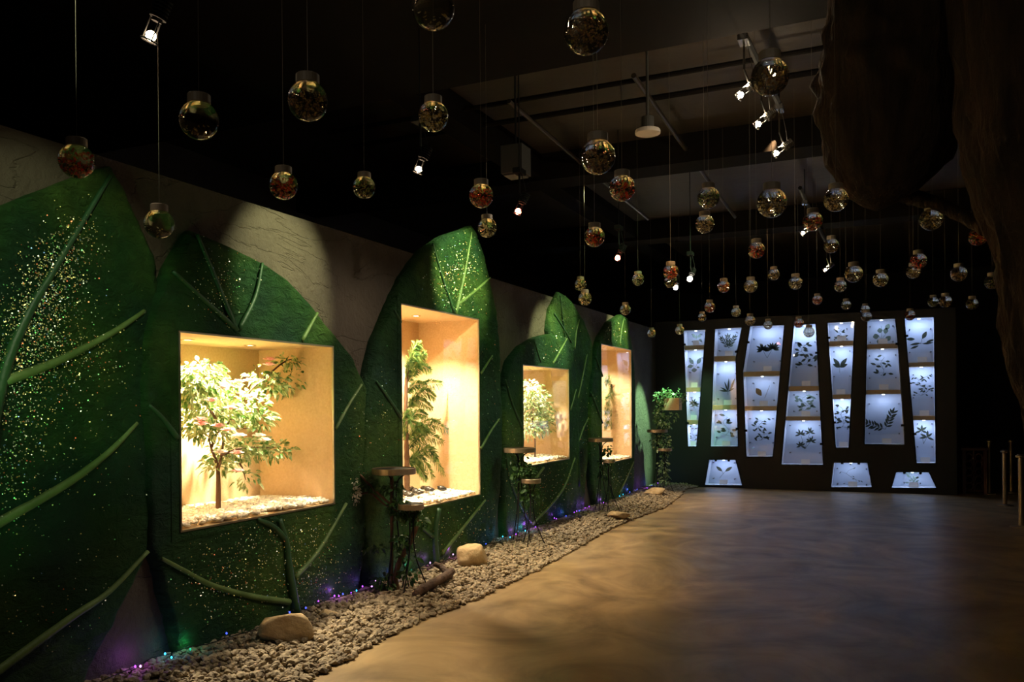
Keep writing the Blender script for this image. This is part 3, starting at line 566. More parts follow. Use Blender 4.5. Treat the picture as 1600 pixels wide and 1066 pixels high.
def ex1(t, d):
    m = MB()
    for pts, r in ((((547, 783), (575, 770), (600, 788), (622, 800)), .008), (((645, 800), (650, 820), (640, 848), (628, 870), (618, 900), (622, 925)), .022), (((560, 740), (590, 770), (612, 790)), .01), (((612, 745), (612, 800), (612, 860), (612, 925)), .013)):
        S = spline([atD(a, b, d-.03) for a, b in pts], 6); m.tube(S, [r*(1+.25*noise.noise(Vector((i*.6, r*99, 0)))) for i in range(len(S))], 7)
    m.build('branch', 'bark', t, smooth=True)
    m = MB()
    for (a, b, rx, ry, n) in ((553, 772, 9, 16, 110), (552, 750, 7, 7, 24)): cluster(m, atD(a, b, d-.1), .05, rx*d/F, ry*d/F, n, .026, .022, .1)
    m.build('flower_head', 'dried', t)
plantstand('plant stand nearest to the camera, with a gnarled branch and dried flower head', (625, 922), (581, 650, 737), (622, 662, 792), ((575, 756, 7, 9, 26), (622, 795, 16, 16, 110), (640, 805, 14, 10, 60), (625, 848, 14, 14, 60), (583, 855, 9, 8, 14), (612, 765, 12, 10, 40), (655, 812, 10, 14, 40), (600, 910, 22, 12, 60), (636, 898, 12, 14, 30), (640, 870, 14, 14, 30)), extra=ex1)
plantstand('plant stand before the third window, with ivy between its two trays', (829, 850), (786, 837, 704), (815, 845, 752), ((824, 735, 11, 8, 70), (812, 740, 8, 12, 40), (826, 768, 11, 10, 70), (828, 782, 9, 10, 34), (812, 720, 4, 12, 20)))
plantstand('plant stand before the farthest window, with dark leaves under its top tray', (945, 800), (919, 958, 688), (943, 961, 721), ((948, 704, 7, 9, 50), (941, 725, 5, 9, 36), (945, 742, 6, 8, 30)))
def ex4(t, d):
    m = MB(); m.box(atD(1052, 641, d)-Vector((.13, .1, 0)), atD(1052, 641, d)+Vector((.12, .1, .2))); m.build('hanging_basket', 'wood', t)
plantstand('plant stand overgrown with pale ivy in the far corner, lit green', (1030, 768), (1011, 1043, 674), (1028, 1050, 703), ((1030, 622, 8, 10, 60), (1042, 615, 18, 7, 110), (1062, 622, 7, 14, 50), (1030, 650, 9, 18, 140), (1040, 662, 6, 12, 60), (1040, 695, 9, 22, 140), (1026, 690, 5, 18, 60), (1036, 730, 8, 18, 100), (1040, 750, 12, 8, 50), (1052, 650, 9, 6, 24)), 'ivy_pale', ex4)

# ---------------------------------------------------------------- back wall with lit specimen cases
Z7 = lambda x, y: onY(1040+x/3.4386, 480+y/3.4386, YB)
ORD = ['first', 'second', 'third', 'fourth', 'fifth', 'sixth', 'seventh']
KS = [dict(L=[(97, 127), (121, 748)], R=[(213, 122), (165, 748)], sh=[(205, 228), (432, 455), (608, 632)]),
      dict(L=[(266, 118), (260, 270), (243, 748)], R=[(408, 110), (375, 275), (388, 748)], sh=[(262, 290), (527, 552)]),
      dict(L=[(455, 103), (417, 345), (435, 803)], R=[(636, 97), (575, 803)], sh=[(345, 370), (532, 556)]),
      dict(L=[(690, 100), (623, 845)], R=[(805, 90), (845, 848)], sh=[(425, 450), (588, 610)]),
      dict(L=[(870, 85), (915, 754)], R=[(1014, 78), (983, 754)], sh=[(182, 208), (470, 495)]),
      dict(L=[(1085, 68), (1083, 200), (1070, 735)], R=[(1232, 63), (1247, 210), (1282, 737)], sh=[(198, 222), (445, 468)]),
      dict(L=[(1285, 60), (1350, 838)], R=[(1440, 55), (1450, 838)], sh=[(297, 320), (585, 608)]),
      dict(L=[(235, 822), (212, 955)], R=[(375, 822), (410, 957)], sh=[]), dict(L=[(905, 837), (890, 967)], R=[(1083, 838), (1107, 967)], sh=[]), dict(L=[(1240, 888), (1215, 971)], R=[(1413, 888), (1453, 972)], sh=[])]
polys = []
for K in KS:
    K['Lp'] = [Z7(*p) for p in K['L']]; K['Rp'] = [Z7(*p) for p in K['R']]
    zt = (K['Lp'][0].z+K['Rp'][0].z)/2; zb = (K['Lp'][-1].z+K['Rp'][-1].z)/2
    if len(K['sh']): pass
    K['poly'] = K['Lp']+K['Rp'][::-1]     # down the left, up the right
    K['lz'] = sorted((p.z, p.x) for p in K['Lp']); K['rz'] = sorted((p.z, p.x) for p in K['Rp'])
TW = onY(1300, 488, YB).z
bm = bmesh.new()
def loop(pts):
    vs = [bm.verts.new(p) for p in pts]; return [bm.edges.new((vs[i], vs[(i+1) % len(vs)])) for i in range(len(vs))]
ee = loop([(WX, YB, 0), (1.0, YB, 0), (1.0, YB, TW), (WX, YB, TW)])
for K in KS: ee += loop(K['poly'])
bmesh.ops.triangle_fill(bm, use_beauty=True, use_dissolve=False, edges=ee, normal=(0, -1, 0))
for f in list(bm.faces):     # drop faces lying inside a case opening
    c = f.calc_center_median()
    for K in KS:
        if K['lz'][0][0] < c.z < K['lz'][-1][0] and interp(K['lz'], c.z) < c.x < interp(K['rz'], c.z): bm.faces.remove(f); break
me = bpy.data.meshes.new('wall_back'); bm.to_mesh(me); bm.free(); me.materials.append(M['black']); o = bpy.data.objects.new('wall_back', me); C.objects.link(o); o['kind'] = 'structure'
m = MB(); m.box((WX, YB+.34, 0), (1.0, YB+.40, TW)); m.box((.95, YB+.001, 0), (1.0, YB+.34, TW)); m.box((WX, YB, TW-.02), (1.0, YB+.34, TW)); struct('wall_back', m, 'black')

# pressed specimens
def blade(m, p, ang, l, wd, y, th=.002, tip=1):
    d = Vector((math.cos(ang), 0, math.sin(ang))); n_ = Vector((-d.z, 0, d.x)); pr = ((0, 0), (.2, .32), (.45, .5), (.7, .38), (.88, .18), (1, 0))
    pts = [Vector((p[0], y, p[1]))+d*(l*a)+n_*(wd*b) for a, b in pr]+[Vector((p[0], y, p[1]))+d*(l*a)-n_*(wd*b) for a, b in pr[-2:0:-1]]
    m.quadprism(pts, (0, th, 0))
def stem(m, pts, y, r=.003): m.tube([Vector((a, y, b)) for a, b in pts], r, 5)
def sprig(m, style, cx_, cz_, s, y, rr):
    if style == 'pinnate':
        for k in range(rr[0]):
            a0 = rr[1]+k*rr[2]; P = [(cx_+math.cos(a0)*s*(i/6)*rr[3]-0, cz_-s*.5+math.sin(a0)*s*i/6*rr[3]) for i in range(7)]; stem(m, P, y)
            for i in range(1, 7):
                for sg in (-1, 1): blade(m, P[i], a0+sg*R.uniform(.6, .95), s*.30*R.uniform(.8, 1.1), s*.10, y)
            blade(m, P[6], a0, s*.32, s*.1, y)
    elif style == 'palmate':
        for k in range(rr[0]):
            ox, oz = rr[1][k]; stem(m, [(cx_, cz_-s*.5), (cx_+ox*s, cz_+oz*s)], y)
            for i in range(rr[2]): blade(m, (cx_+ox*s, cz_+oz*s), -.3+i*(3.74/(rr[2]-1))+R.uniform(-.15, .15), s*rr[3]*R.uniform(.8, 1.1), s*rr[3]*.32, y)
    elif style == 'scatter':
        n_ = rr[0]; P = [(cx_+rr[2]*s*math.sin(i*1.1)*.25+s*.12*(i-3)*rr[3], cz_-s*.55+s*1.1*i/6) for i in range(7)]; stem(m, P, y, .0025)
        for k in range(n_):
            q = P[k % 7]; sg = 1 if k % 2 else -1; ox = sg*s*R.uniform(.04, .30); oz = R.uniform(-.08, .2)*s; stem(m, [q, (q[0]+ox, q[1]+oz)], y, .0015); blade(m, (q[0]+ox, q[1]+oz), (0 if sg > 0 else math.pi)+R.uniform(-1, 1), s*rr[1]*R.uniform(1.0, 1.5), s*rr[1]*.58, y)
    elif style == 'list':
        for (ox, oz, a, l, wd) in rr[0]: blade(m, (cx_+ox*s, cz_+oz*s), a, l*s, wd*s, y)
        for a, b in rr[1]: stem(m, [(cx_+a[0]*s, cz_+a[1]*s), (cx_+b[0]*s, cz_+b[1]*s)], y)
SPEC = [  # case, compartment, centre in z7 pixels, size px, style, args, material, label
 (0, 0, 165, 165, 34, 'list', ([(-.3, 0, 1.9, .8, .5), (.3, .0, .9, .8, .5), (0, -.2, 1.5, .7, .45), (.4, -.3, -.4, .6, .4)], [((0, -.6), (0, .2))]), 'press_pale', 'three pale broad leaves at the top of the first tall case'),
 (0, 1, 155, 312, 60, 'list', ([(-.1, .1, 2.2, .65, .4), (-.1, -.05, 3.3, .6, .38), (-.3, -.5, .1, .55, .42), (.25, .1, 1.0, .7, .4), (.2, -.2, -.1, .3, .2)], [((0, -.4), (-.1, .2)), ((.1, -.2), (.3, .2))]), 'press_pale', 'oval leaves in the second compartment of the first tall case'),
 (0, 2, 152, 520, 55, 'palmate', (2, ((-.05, .1), (.1, -.15)), 6, .5), 'press', 'star of narrow leaves, third down in the first tall case'),
 (0, 3, 152, 690, 70, 'scatter', (11, .18, .6, .1), 'press', 'curly dark twig at the bottom of the first tall case'),
 (1, 0, 340, 185, 75, 'pinnate', (3, 1.1, .55, .85), 'press', 'dense dark feathery sprig at the top of the second tall case'),
 (1, 1, 335, 425, 100, 'list', ([(0, -.3, 1.5, .75, .1), (.1, -.3, 1.2, .8, .12), (0, -.3, 1.9, .6, .09), (0, -.3, 2.6, .5, .09), (0, -.3, .5, .4, .09), (0, -.3, 3.0, .5, .09)], [((0, -.5), (0, -.2))]), 'press', 'slender upright leaves in the middle of the second tall case'),
 (1, 2, 325, 640, 90, 'scatter', (12, .28, .8, .1), 'press', 'scattered small leaves at the bottom of the second tall case'),
 (2, 0, 545, 230, 90, 'palmate', (2, ((-.25, 0), (.32, .05)), 9, .45), 'press', 'two dark leaf fans at the top of the third tall case'),
 (2, 1, 525, 455, 70, 'list', ([(-.55, .3, -1.0, .75, .45)], [((.1, -.5), (.5, .5))]), 'press_brown', 'single large brown leaf in the middle of the third tall case'),
 (2, 2, 515, 665, 95, 'scatter', (26, .18, .8, .12), 'press', 'sprig of many small leaves, bottom of the third tall case'),
 (3, 0, 750, 255, 95, 'scatter', (22, .24, .8, -.12), 'press', 'spreading sprig at the top of the fourth tall case'),
 (3, 1, 750, 515, 75, 'scatter', (20, .30, 1, .1), 'press_pale', 'leafy sprig in the middle of the fourth tall case'),
 (3, 2, 748, 710, 105, 'palmate', (4, ((-.2, .25), (.25, .35), (.3, -.1), (-.2, -.35)), 6, .28), 'press', 'four leaf stars at the bottom of the fourth tall case'),
 (4, 0, 940, 145, 42, 'scatter', (8, .42, .6, .2), 'press', 'few dark leaves at the top of the fifth tall case'),
 (4, 1, 935, 305, 95, 'list', ([(.02, -.15, 2.2, .6, .22), (.02, -.15, .9, .6, .22), (.05, -.2, 2.7, .45, .2), (0, -.2, .4, .45, .2)], [((0, -.5), (0, -.1))]), 'press', 'wing-shaped pair of leaves in the middle of the fifth tall case'),
 (4, 2, 950, 595, 85, 'scatter', (26, .2, .4, 0), 'press', 'upright pyramid-shaped sprig at the bottom of the fifth tall case'),
 (5, 0, 1160, 145, 70, 'list', ([(-.6, -.2, .2, .45, .42), (-.35, -.55, 0, .48, .44), (-.3, .25, .1, .4, .38), (.3, .3, 1.1, .5, .36), (.25, 0, 1.4, .5, .36), (.3, -.5, .8, .45, .40)], [((0, -.7), (0, .6)), ((-.3, 0), (0, -.4)), ((.3, 0), (0, -.4))]), 'press_pale', 'round leaves at the top of the sixth tall case'),
 (5, 1, 1165, 320, 85, 'scatter', (13, .24, .5, .2), 'press', 'diagonal dark twig in the middle of the sixth tall case'),
 (5, 2, 1180, 600, 110, 'pinnate', (2, 1.2, 1.6, .8), 'press', 'fern-like frond at the bottom of the sixth tall case'),
 (6, 0, 1370, 180, 85, 'list', ([(-.3, .1, 3.1, .5, .2), (.1, .1, 1.1, .5, .25), (0, -.15, 3.3, .6, .16), (.1, -.2, .1, .6, .14), (-.1, -.3, 3.5, .5, .14), (.3, -.1, .3, .5, .14)], [((-.4, -.2), (.5, -.15)), ((0, -.2), (.15, .4))]), 'press', 'long horizontal leaves at the top of the seventh tall case'),
 (6, 1, 1380, 425, 85, 'scatter', (34, .15, 1.3, .2), 'press', 'tiny leaf clumps in the middle of the seventh tall case'),
 (6, 2, 1385, 690, 85, 'palmate', (2, ((-.1, .3), (.2, -.1)), 5, .42), 'press', 'two five-pointed leaves at the bottom of the seventh tall case'),
 (7, 0, 312, 880, 75, 'list', ([(-.1, -.05, 2.45, .6, .24), (.1, -.05, .6, .65, .24)], [((-.3, -.55), (.1, -.05)), ((-.1, -.05), (-.02, -.25))]), 'press', 'V-shaped pair of leaves in the leftmost low case'),
 (8, 0, 1000, 912, 90, 'scatter', (10, .10, 1.4, .3), 'press', 'thin spreading twig in the middle low case'),
 (9, 0, 1325, 922, 50, 'scatter', (14, .3, .7, 0), 'press_pale', 'small tufted sprig in the rightmost low case'),
]
PXM = px_m(Z7(700, 450))/3.4386
DY = .30
for ki, K in enumerate(KS):
    tall = ki < 7
    lab = ('tall crooked lit case, %s from the left on the back wall' % ORD[ki]) if tall else ('low trapezoid lit case near the floor, %s of the back wall' % ('leftmost', 'in the middle', 'rightmost')[ki-7])
    if ki == 8: lab = 'low trapezoid lit case near the floor, the middle one of the three'
    if ki == 7: lab = 'low trapezoid lit case near the floor, under the second tall case'
    if ki == 9: lab = 'low trapezoid lit case near the floor, rightmost and flattest'
    c0 = sum(K['poly'], Vector())/len(K['poly']); zb = K['lz'][0][0]; zt = min(K['lz'][-1][0], K['rz'][-1][0])
    root = thing('specimen_case', lab, 'display case', (c0.x, YB+DY, zb), 'lit specimen cases of the back wall')
    m = MB(); p = K['poly']; m.quadprism([q+Vector((0, DY, 0)) for q in p], (0, .02, 0)); m.build('back_panel', 'caseback', root)
    n = len(p); m = MB()
    for i in range(n):
        a, b = p[i], p[(i+1) % n]; e = (b-a).normalized(); nn = Vector((e.z, 0, -e.x))
        out = nn if nn.dot(((a+b)/2)-c0) > 0 else -nn
        m.quadprism([a-e*.0, b+e*.0, b+e*.0+out*.015, a-e*.0+out*.015], (0, DY, 0))
    m.build('side_frame', 'casewhite', root)
    m = MB(); m.quadprism([q+Vector((0, .006, 0)) for q in p], (0, .005, 0)); m.build('glass_pane', 'case_glass', root)
    bounds = [zt]
    for (s0, s1) in K['sh']:
        xm = (K['L'][0][0]+K['R'][0][0])/2; za = Z7(xm, s0).z; zb_ = Z7(xm, s1).z
        lx0 = max(interp(K['lz'], za), interp(K['lz'], zb_)); rx0 = min(interp(K['rz'], za), interp(K['rz'], zb_))
        m = MB(); m.box((lx0, YB+.02, zb_), (rx0, YB+DY, za)); m.build('shelf', 'wood', root); bounds += [za, zb_]
    bounds.append(zb)
    for i in range(0, len(bounds), 2):
        tz, bz = bounds[i], bounds[i+1]; lxx, rxx = interp(K['lz'], tz-.02), interp(K['rz'], tz-.02); xc = (lxx+rxx)/2; h = tz-bz
        c = Vector((xc, YB+.13, tz)); m = MB(); m.lathe([(.022, 0), (.022, -.008), (.016, -.012), (.004, -.012)], c, 14); pk = m.build('led_puck', 'led_white', root, smooth=True)
        spot('case_led', c+Vector((0, 0, -.022)), c+Vector((0, .06, -.4)), (.5+1.6*h)*(1 if ki not in (5, 8) else .7), BLUE, 150, .8, .015, pk)
        la = bpy.data.lights.new('case_strip', 'AREA'); la.shape = 'RECTANGLE'; la.size = (rxx-lxx)*.8; la.size_y = .16; la.energy = (.35+1.5*h)*(1 if ki not in (5, 8) else .7); la.color = BLUE
        lo = bpy.data.objects.new('case_strip', la); C.objects.link(lo); lo.parent = pk; lo.location = c+Vector((0, 0, -.016))-root_loc(pk); lo.rotation_euler = (.25, 0, 0)
    for side, fr in ((('R', .2), ('R', .85)) if ki % 2 else (('L', .12), ('L', .8))):
        if tall:
            z_ = zt-(zt-zb)*fr; x_ = interp(K['lz'], z_) if side == 'L' else interp(K['rz'], z_); m = MB(); m.box((x_-.03, YB-.012, z_-.018), (x_+.03, YB+.004, z_+.018)); m.build('hinge', 'rail', root)
    if not tall:
        for f_ in (.25, .75): x_ = K['lz'][-1][1]*(1-f_)+K['rz'][-1][1]*f_; m = MB(); m.box((x_-.02, YB-.012, zt-.02), (x_+.02, YB+.004, zt+.015)); m.build('hinge', 'rail', root)
for (ki, ci, xx, yy, sz, st, args, mt, lab) in SPEC:
    K = KS[ki]; c = onY(1040+xx/3.4386, 480+yy/3.4386, YB+.19); s = sz*PXM; y = YB+.19
    root = thing('pressed_specimen', 'pressed plant, '+lab, 'pressed plant', c, 'pressed plant specimens')
    zs_ = [K['lz'][-1][0]]; 
    for (s0, s1) in K['sh']: xm = (K['L'][0][0]+K['R'][0][0])/2; zs_ += [Z7(xm, s0).z, Z7(xm, s1).z]
    zs_.append(K['lz'][0][0]); tz, bz = zs_[ci*2], zs_[ci*2+1]
    hw = min(s*.85, .26); hh = min(s*.75, (tz-bz)*.36)
    x0 = max(c.x-hw, max(interp(K['lz'], c.z+hh), interp(K['lz'], c.z-hh))+.02); x1 = min(c.x+hw, min(interp(K['rz'], c.z+hh), interp(K['rz'], c.z-hh))-.02)
    m = MB(); m.box((x0, y+.004, c.z-hh), (x1, y+.008, c.z+hh)); m.build('acrylic_plate', 'acrylic', root)
    for a in (x0+.015, x1-.015):
        for b in (c.z-hh+.015, c.z+hh-.015): m = MB(); m.tube([(a, YB+DY, b), (a, y-.004, b)], .010, 8); m.build('standoff', 'bolt', root)
    m = MB(); sprig(m, st, c.x, c.z, s, y, args); m.build('leaf_sprig', mt, root)
    # label card standing at the foot of the compartment
    xb_ = c.x+.02; cw = .07 if ki not in (0,) else .055; zc = bz+.006 if ki < 7 else bz+.01
    m = MB(); m.quadprism([(xb_-cw, YB+.05, zc), (xb_+cw, YB+.05, zc), (xb_+cw, YB+.07, zc+.085), (xb_-cw, YB+.07, zc+.085)], (0, .003, 0))
    tag(m.build('label_card', 'card', off=Vector((xb_, YB+.06, zc))), 'white card below the '+lab, 'label card', 'label cards in the specimen cases')

# ---------------------------------------------------------------- hanging jars
def jar_meshes():
    prof = []
    for i in range(0, 25):
        a = math.pi*(-.5+i/24*.86); prof.append((max(.0006, .06*math.cos(a)), .06*math.sin(a)))
    prof += [(.030, .058), (.030, .070)]
    m = MB(); m.lathe(prof, (0, 0, 0), 28); g = m.build('glass_bulb', 'jar', smooth=True); C.objects.unlink(g)
    m = MB(); m.lathe([(.033, .050), (.035, .052), (.035, .078), (.033, .080), (.012, .081)], (0, 0, 0), 24); c = m.build('cap', 'cap'); C.objects.unlink(c)
    m = MB(); m.tube([(0, 0, 0), (0, 0, 1)], .0008, 5); s = m.build('string', 'string'); C.objects.unlink(s)
    fl = {}
    pal = {'red': (('fp_red', 6), ('fp_gold', 2)), 'gold': (('fp_gold', 5), ('fp_cream', 3)), 'mixed': (('fp_gold', 3), ('fp_red', 2), ('fp_green', 2), ('fp_cream', 3)), 'green': (('fp_green', 5), ('fp_gold', 2)), 'white': (('fp_cream', 7), ('fp_gold', 1)), 'brown': (('fp_brown', 5), ('fp_gold', 1)), 'clear': (('fp_cream', 1), ('fp_gold', 1))}
    for k, cols in pal.items():
        m = MB(); n = 26 if k == 'clear' else 110
        for i in range(n):
            d = Vector((R.gauss(0, 1), R.gauss(0, 1), R.gauss(0, 1))).normalized()*(.052*R.random()**.4)
            top = .028 if k != 'clear' else -.02
            if d.z > top: d.z = -d.z
            if k == 'clear' and d.z > -.02: continue
            m.cur = R.choices(range(len(cols)), [c_[1] for c_ in cols])[0]; s_ = R.uniform(.006, .011) if k == 'red' else R.uniform(.004, .009)
            m.leaf(d, (R.gauss(0, 1), R.gauss(0, 1), R.gauss(0, 1)), s_*1.4, s_, droop=0)
            if R.random() < .4: m.cur = len(cols)-1; m.stone(d*.95, .0022)
        f = m.build('petal_filling', [c_[0] for c_ in cols]); C.objects.unlink(f); fl[k] = f
    return g, c, s, fl
for k, c in (('fp_red', (.75, .06, .02)), ('fp_gold', (.62, .45, .12)), ('fp_cream', (.75, .70, .52)), ('fp_green', (.20, .30, .08)), ('fp_brown', (.28, .15, .07))): M[k] = leafmat(k.replace('fp_', 'petals_'), c, tuple(min(1, x*1.15) for x in c), .4, .3)
JG, JC, JS, JF = jar_meshes()
JARS = [
 (120, 252, 53, 'red', 'red and gold petals, over the tip of the leftmost leaf'),
 (311, 188, 60, 'clear', 'almost nothing in it, large, below and right of the leftmost lit ceiling spot'),
 (249, 350, 45, 'clear', 'almost empty, hanging low between the tips of the two left leaves'),
 (481, 158, 62, 'brown', 'brown petals, large, above the wall between the square window and the tall leaf'),
 (677, 12, 68, 'clear', 'few petals, large and cut off by the top edge left of centre'),
 (443, 290, 44, 'red', 'a red layer, above the wall top over the square window'),
 (569, 293, 35, 'green', 'small green petals, alone above the wall top left of the tall leaf'),
 (677, 182, 47, 'gold', 'yellowish petals, above the lit ceiling spot over the tall leaf'),
 (752, 306, 38, 'red', 'red petals, upper one of the pair beside the tall leaf tip'),
 (761, 356, 30, 'white', 'pale petals, lower one of the pair beside the tip of the tall leaf'),
 (916, 50, 70, 'brown', 'brown petals, the largest whole jar, at the top centre'),
 (934, 245, 55, 'brown', 'reddish brown petals, large, below the largest jar of all'),
 (972, 294, 41, 'red', 'red petals, directly under and right of the large brownish central jar'),
 (1203, 120, 58, 'brown', 'dark content, large, in front of the bright track lights'),
 (1107, 309, 34, 'green', 'green petals, upper of two jars left of the track lights'),
 (1206, 317, 46, 'gold', 'yellowish petals, large, below the lowest bright track light'),
 (1306, 312, 37, 'gold', 'yellowish petals, just left of the dark hanging bark'),
 (929, 370, 32, 'red', 'bright red petals, left of the reddish star-shaped spot'),
 (1101, 350, 29, 'gold', 'yellow petals, lower of two jars left of the track lights'),
 (1182, 391, 26, 'red', 'orange-red petals, half-way down under the large yellowish jar'),
 (907, 445, 19, 'white', 'pale petals, upper back one of a touching pair above the third window'),
 (914, 467, 21, 'gold', 'yellow petals, lower front one of a touching pair above the third window'),
 (977, 484, 17, 'gold', 'yellow petals, in front of the tip of the farthest leaf'),
 (997, 437, 19, 'mixed', 'green and orange petals, right below the reddish star-shaped spot'),
 (1048, 425, 24, 'red', 'orange petals, front one of an overlapping pair in the middle'),
 (1048, 440, 20, 'green', 'green petals, half hidden behind the orange jar'),
 (1131, 448, 19, 'red', 'glowing red petals, the brightest red one of all'),
 (1173, 447, 21, 'gold', 'yellow petals, next on the right of the glowing red jar'),
 (1109, 480, 17, 'red', 'reddish petals, above the gap between first and second tall case'),
 (1097, 496, 13, 'mixed', 'small and dim, just left under the reddish one above the first tall cases'),
 (1150, 488, 15, 'white', 'bright white petals, just above the second tall case'),
 (1172, 501, 16, 'gold', 'yellowish petals, touching the top left corner of the third tall case'),
 (1018, 521, 13, 'mixed', 'small, left of the first tall case above the corner'),
 (1062, 516, 14, 'gold', 'small, touching the top left corner of the first tall case'),
 (1270, 346, 30, 'red', 'a red content, next to the farther bright spot lamp'),
 (1299, 384, 23, 'brown', 'dim brown petals, below and right of the farther bright spot lamp'),
 (1209, 429, 18, 'gold', 'yellow petals, small, right of the yellow jar in the middle row'),
 (1243, 442, 21, 'gold', 'yellow petals, left of the farthest bright spot lamp'),
 (1277, 469, 15, 'red', 'reddish petals, small, straight below the farthest bright spot lamp'),
 (1313, 447, 19, 'mixed', 'dim mixed petals, lower left neighbour of the larger yellow one'),
 (1334, 428, 27, 'gold', 'yellow petals, largest in the dim group above the fifth tall case'),
 (1376, 437, 23, 'gold', 'dim yellow petals, above the sixth tall case'),
 (1322, 477, 15, 'green', 'dim and small, above the fifth tall case'),
 (1352, 484, 14, 'brown', 'dim reddish brown, upper of the tiny pair above the sixth tall case'),
 (1354, 495, 16, 'brown', 'dim brown, lower of the tiny pair above the sixth tall case'),
 (1200, 508, 14, 'brown', 'brown petals, touching the top right corner of the third tall case'),
 (1248, 505, 15, 'red', 'reddish petals, touching the top left corner of the fourth tall case'),
 (1264, 519, 17, 'clear', 'no petals, dark against the lit top of the fourth tall case'),
 (1422, 493, 16, 'red', 'red petals, touching the top left corner of the seventh tall case'),
 (1455, 343, 34, 'gold', 'yellow petals, below the dark bark branch at upper right'),
 (1528, 370, 28, 'red', 'red petals, beside the right-hand bark trunk'),
 (1435, 408, 25, 'red', 'red petals, upper front one of a touching pair above the seventh tall case'),
 (1427, 425, 21, 'gold', 'yellowish petals, lower back one of a touching pair above the seventh tall case'),
 (1458, 472, 16, 'green', 'very dim, left one of the close pair right above the seventh tall case'),
 (1477, 471, 19, 'brown', 'very dim, right one of the close pair right above the seventh tall case'),
 (1498, 428, 24, 'brown', 'dim brown petals, above the close dim pair at the right'),
 (1550, 441, 22, 'green', 'very dim, rightmost of all, before the right-hand bark trunk'),
 (1519, 475, 18, 'green', 'very dim, lowest one at the right below the rightmost jar'),
]
for (a, b, dd, kind, lab) in JARS:
    d = min(12.5, F*.12/dd); p = atD(a, b, d)
    t = thing('hanging_jar', 'glass jar, '+lab, 'hanging jar', p, 'glass jars hanging from the ceiling')
    ct = 3.88 if 2.6 < p.y < 5.5 else (4.0 if 8.6 < p.y < 9.0 or 12.4 < p.y < 12.8 else CEIL)
    rz = R.uniform(0, 6.28)
    for src in (JG, JC, JF[kind], JS):
        c = src.copy(); C.objects.link(c); c.parent = t; c.rotation_euler = (0, 0, rz)
        if src is JS: c.location = (0, 0, .08); c.scale = (1, 1, ct-p.z-.08)

# ---------------------------------------------------------------- lamps
def head(name, label, pos, aim, mt, W, col, ang, glow=0, box=True, k=1.0, bulbr=.016, group=None):
    """track head: adapter box on the rail, arm, finned can, ring and bulb"""
    pos = Vector(pos); t = thing(name, label, 'spot lamp', pos, group); aim = Vector(aim); d = (aim-pos).normalized()
    top = pos+Vector((0, 0, .26*k))
    m = MB(); m.box(top-Vector((.03, .06, .0)), top+Vector((.03, .06, .04))); 
    for i in range(6): m.box(top+Vector((-.034, -.055+i*.02, 0)), top+Vector((.034, -.047+i*.02, .038)))
    m.build('adapter', 'chrome' if glow else 'rail', t)
    m = MB(); m.tube([top, pos+Vector((0, 0, .12*k)), pos-d*.05], .008, 7); m.tube([top+Vector((.02, 0, 0)), pos+Vector((.05, 0, .13*k)), pos-d*.08], .003, 5); m.build('arm', 'chrome' if glow else 'rail', t)
    q = d.to_track_quat('Z', 'Y'); mm = MB()
    def ring(r, z0, z1): 
        a = pos+d*z0; b = pos+d*z1; mm.tube([a, b], r, 16)
    for i in range(6): ring(.034, -.12+i*.014, -.114+i*.014)
    ring(.02, -.12, -.03)
    mm.build('housing', 'chrome' if glow else 'rail', t)
    mm = MB(); e = d.orthogonal().normalized(); f = d.cross(e)
    for i in range(3): a_ = i*2.094; o_ = e*math.cos(a_)*.026+f*math.sin(a_)*.026; mm.tube([pos-d*.04+o_, pos+d*.05+o_], .003, 5)
    n_ = 16; 
    for i in range(n_): a_ = i*6.283/n_; b_ = (i+1)*6.283/n_; mm.tube([pos+d*.05+(e*math.cos(a_)+f*math.sin(a_))*.032, pos+d*.05+(e*math.cos(b_)+f*math.sin(b_))*.032], .004, 5, False)
    mm.build('front_ring', 'chrome' if glow else 'rail', t)
    mm = MB(); r = bulbr; prof = [(max(.0005, r*math.sin(math.pi*i/8)), -r*math.cos(math.pi*i/8)) for i in range(9)]; mm.lathe(prof, pos+d*.03, 12); mm.build('bulb', mt, t, smooth=True)
    spot('lamp_beam', pos+d*.06, pos+d*2, W, col, ang, .5, .02, t)
    if glow: pointl('lamp_glow', pos-d*.0+Vector((0, 0, .05)), glow, (1, .80, .52), .02, t)
    return t
# row of small spots over the left wall, each on its own drop rod
for i, (a, b, lab) in enumerate(((240, 45, 'largest lit ceiling spot with a white star, at upper left'), (657, 258, 'lit ceiling spot above the tall leaf, second of the row over the left wall'), (812, 325, 'lit reddish ceiling spot right of the tall leaf, third of the row'), (967, 399, 'red-glowing ceiling spot, fourth of the row over the left wall'), (1079, 433, 'tiny far ceiling spot behind the middle jars'), (1056, 447, 'faint far ceiling spot, lower left of the tiny one'))):
    r = ray(a, b); zz = 3.02; p = CP+r*((zz-CAMZ)/r.z)
    if i == 5: p = CP+r*((3.3-CAMZ)/r.z)
    if p.y > 14.3: p = CP+r*(14.3/r.y)
    hd = head('ceiling_spot', lab, p, (WX+.2, p.y-.3, .6) if i < 4 else (WX+1, p.y-2, 0), ('bulb', 'bulb', 'bulb_red', 'bulb_red')[i] if i < 4 else 'bulb_white', 40 if i else 25, NEUT, 50, k=1, bulbr=.020 if i == 0 else .016+.004*i)
    m = MB(); top = 3.88 if 2.6 < p.y < 5.5 else CEIL; m.tube([(p.x, p.y, p.z+.29), (p.x, p.y, top)], .005, 6); m.build('rod', 'rail', hd)
